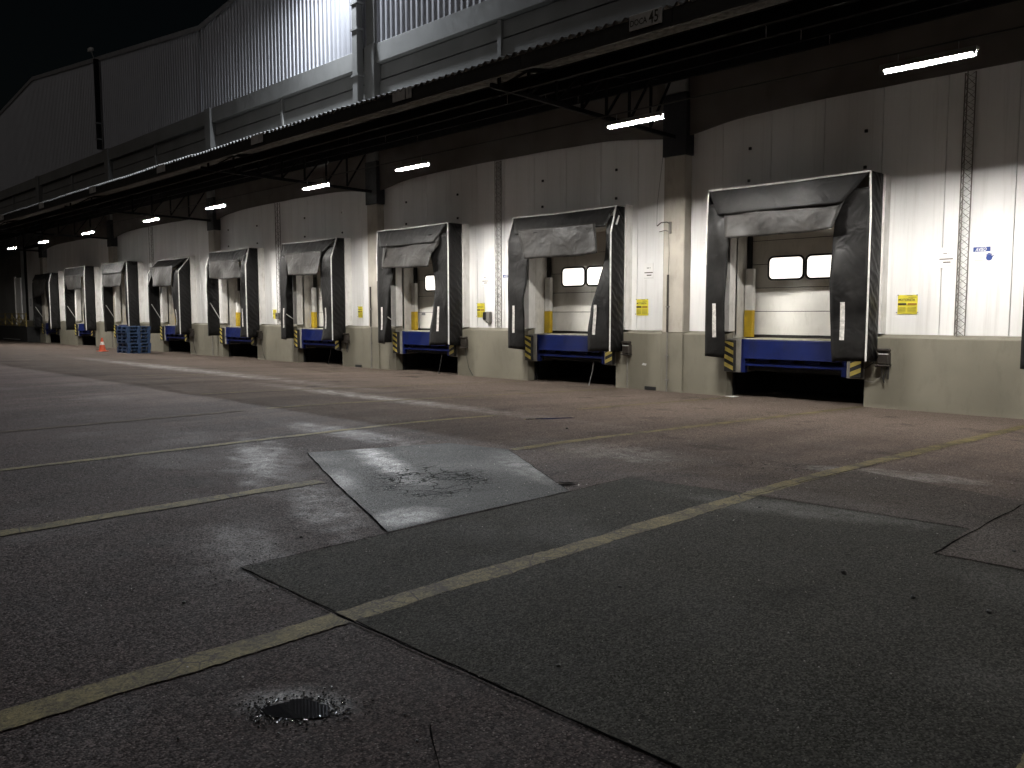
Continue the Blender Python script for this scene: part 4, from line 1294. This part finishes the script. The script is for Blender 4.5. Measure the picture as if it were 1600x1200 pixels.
MB().tube([(0, 0, 0.30), (0, 0, 0.44)], [0.10, 0.07], 16).build('white_band', M['strip'], r)
MB().tube([(0, 0, 0.44), (0, 0, 0.62)], [0.07, 0.035], 16).build('tip', M['cone'], r)
for i, (x, z, w) in enumerate([(-11.55, 0.0, 0)]): pass
lit = MB().poly([(-9.25, -0.28, gz_lin(-0.3) + .02), (-9.05, -0.30, gz_lin(-0.3) + .015), (-8.95, -0.22, gz_lin(-0.3) + .03), (-9.1, -0.18, gz_lin(-0.2) + .02)]).build('litter', M['paper'], thick=0.004)
tag(lit, 'scrap of white paper on the ground before the nearest full dock', 'litter')
mk = MB().poly([(-11.62, -0.002, 0.30), (-11.50, -0.002, 0.29), (-11.48, -0.002, 0.335), (-11.58, -0.002, 0.35)]).build('paint_mark', M['paper']); W(mk)

# ------------------------------------------------------------------ far left: dark ramp with yellow railing
r = empty('loading_ramp', (-58.1, 0, -0.27)); tag(r, 'dark loading ramp at the far left end of the wall', 'ramp')
MB().box(-14, 0.0, -0.72, -0.002, 0, 0.98).build('body', M['pit'], r, bevel=0.01)
MB().box(-5.5, -1.6, -0.75, -0.722, 0.14, 0.18).build('edge_strip', M['galv'], r)
r = empty('yellow_railing', (-58.6, -0.62, 0.712)); tag(r, 'yellow steel railing with crossed bars on the far ramp', 'railing')
M['dimyellow'] = simple('worn_yellow_steel', (0.26, 0.20, 0.06), 0.7, 0.4)
for q in range(6):
    MB().box(-q * 1.6 - 0.03, -q * 1.6 + 0.03, -0.03, 0.03, 0, 0.85).build('post', M['dimyellow'], r)
    MB().bar((-q * 1.6, 0, 0.1), (-q * 1.6 - 1.6, 0, 0.7), 0.035).build('cross_bar', M['dimyellow'], r)
    MB().bar((-q * 1.6, 0.04, 0.7), (-q * 1.6 - 1.6, 0.04, 0.1), 0.035).build('cross_bar', M['dimyellow'], r)
for z in (0.10, 0.42, 0.80): MB().bar((0, -0.01, z), (-9.6, -0.01, z), 0.045).build('rail', M['dimyellow'], r)

# small camera head on the roof edge
r = empty('security_camera', (-46.6, -0.2, roof_z(-46.6) + 0.07)); tag(r, 'small pale camera on a stub at the dark roof edge', 'camera')
MB().tube([(0, 0.2, 0), (0, 0.1, 0.35)], 0.03, 6).build('stub', M['galv'], r)
MB().box(-0.25, 0.15, 0.0, 0.18, 0.30, 0.48).build('head', M['white'], r, bevel=0.02)

# ------------------------------------------------------------------ loose grit on the asphalt
M['grit_pale'] = simple('pale_grit', (0.16, 0.15, 0.14), 0.6, 0.4, 30)
M['grit_dark'] = simple('dark_grit', (0.02, 0.019, 0.018), 0.7, 0.4, 30)
M['grit_wet'] = simple('wet_grit', (0.02, 0.02, 0.02), 0.16, 0.3, 30, spec=0.6)
def grit(name, mat, spots, label):
    mb = MB()
    for (x, y, r) in spots:
        z = gz_lin(y) + 0.003
        a = random.uniform(0, 6.28); n0 = len(mb.v)
        for j in range(5):
            t = a + j * 1.2566; rr = r * random.uniform(0.6, 1.3)
            mb.v.append((x + rr * math.cos(t), y + rr * math.sin(t), z))
        for j in range(5):
            t = a + j * 1.2566; rr = r * random.uniform(0.35, 0.8)
            mb.v.append((x + rr * math.cos(t), y + rr * math.sin(t), z + r * random.uniform(0.4, 0.9)))
        for j in range(5):
            q = (j + 1) % 5
            mb.f.append((n0 + j, n0 + q, n0 + 5 + q, n0 + 5 + j))
        mb.f.append(tuple(n0 + 5 + j for j in range(5)))
    o = mb.build(name, mat)
    tag(o, label, 'grit', kind='stuff')
rg = random.Random(21)
def field(n, r0, r1):
    out = []
    while len(out) < n:
        x, y = rg.uniform(-9.5, 0.5), rg.uniform(-15.2, -7.0)
        if mnoise.noise((x * 0.9, y * 0.9, 3.3)) + rg.uniform(-0.5, 0.5) > 0.0:
            out.append((x, y, rg.uniform(r0, r1) * (0.6 + 0.4 * rg.random())))
    return out
grit('grit', M['grit_pale'], field(1500, 0.003, 0.007), 'pale grit scattered over the near asphalt')
grit('grit', M['grit_dark'], field(900, 0.003, 0.008), 'dark grit scattered over the near asphalt')
ring = []
for q in range(420):
    t = rg.uniform(0, 6.28); d = 1.0 + abs(rg.gauss(0, 0.55))
    u, v = 0.125 * d * math.cos(t), 0.075 * d * math.sin(t)
    c_, s_ = math.cos(0.75), math.sin(0.75)
    ring.append((-2.735 + u * c_ - v * s_, -14.19 + u * s_ + v * c_, rg.uniform(0.0025, 0.006)))
for q in range(260):
    ring.append((rg.gauss(-4.5, 0.5), rg.gauss(-13.45, 0.28), rg.uniform(0.0025, 0.005)))
for q in range(60):
    t = rg.uniform(0, 6.28); ring.append((-4.79 + 0.11 * math.cos(t), -10.33 + 0.11 * math.sin(t), rg.uniform(0.003, 0.006)))
grit('wet_grit', M['grit_wet'], ring, 'wet glinting stones round the small puddles')
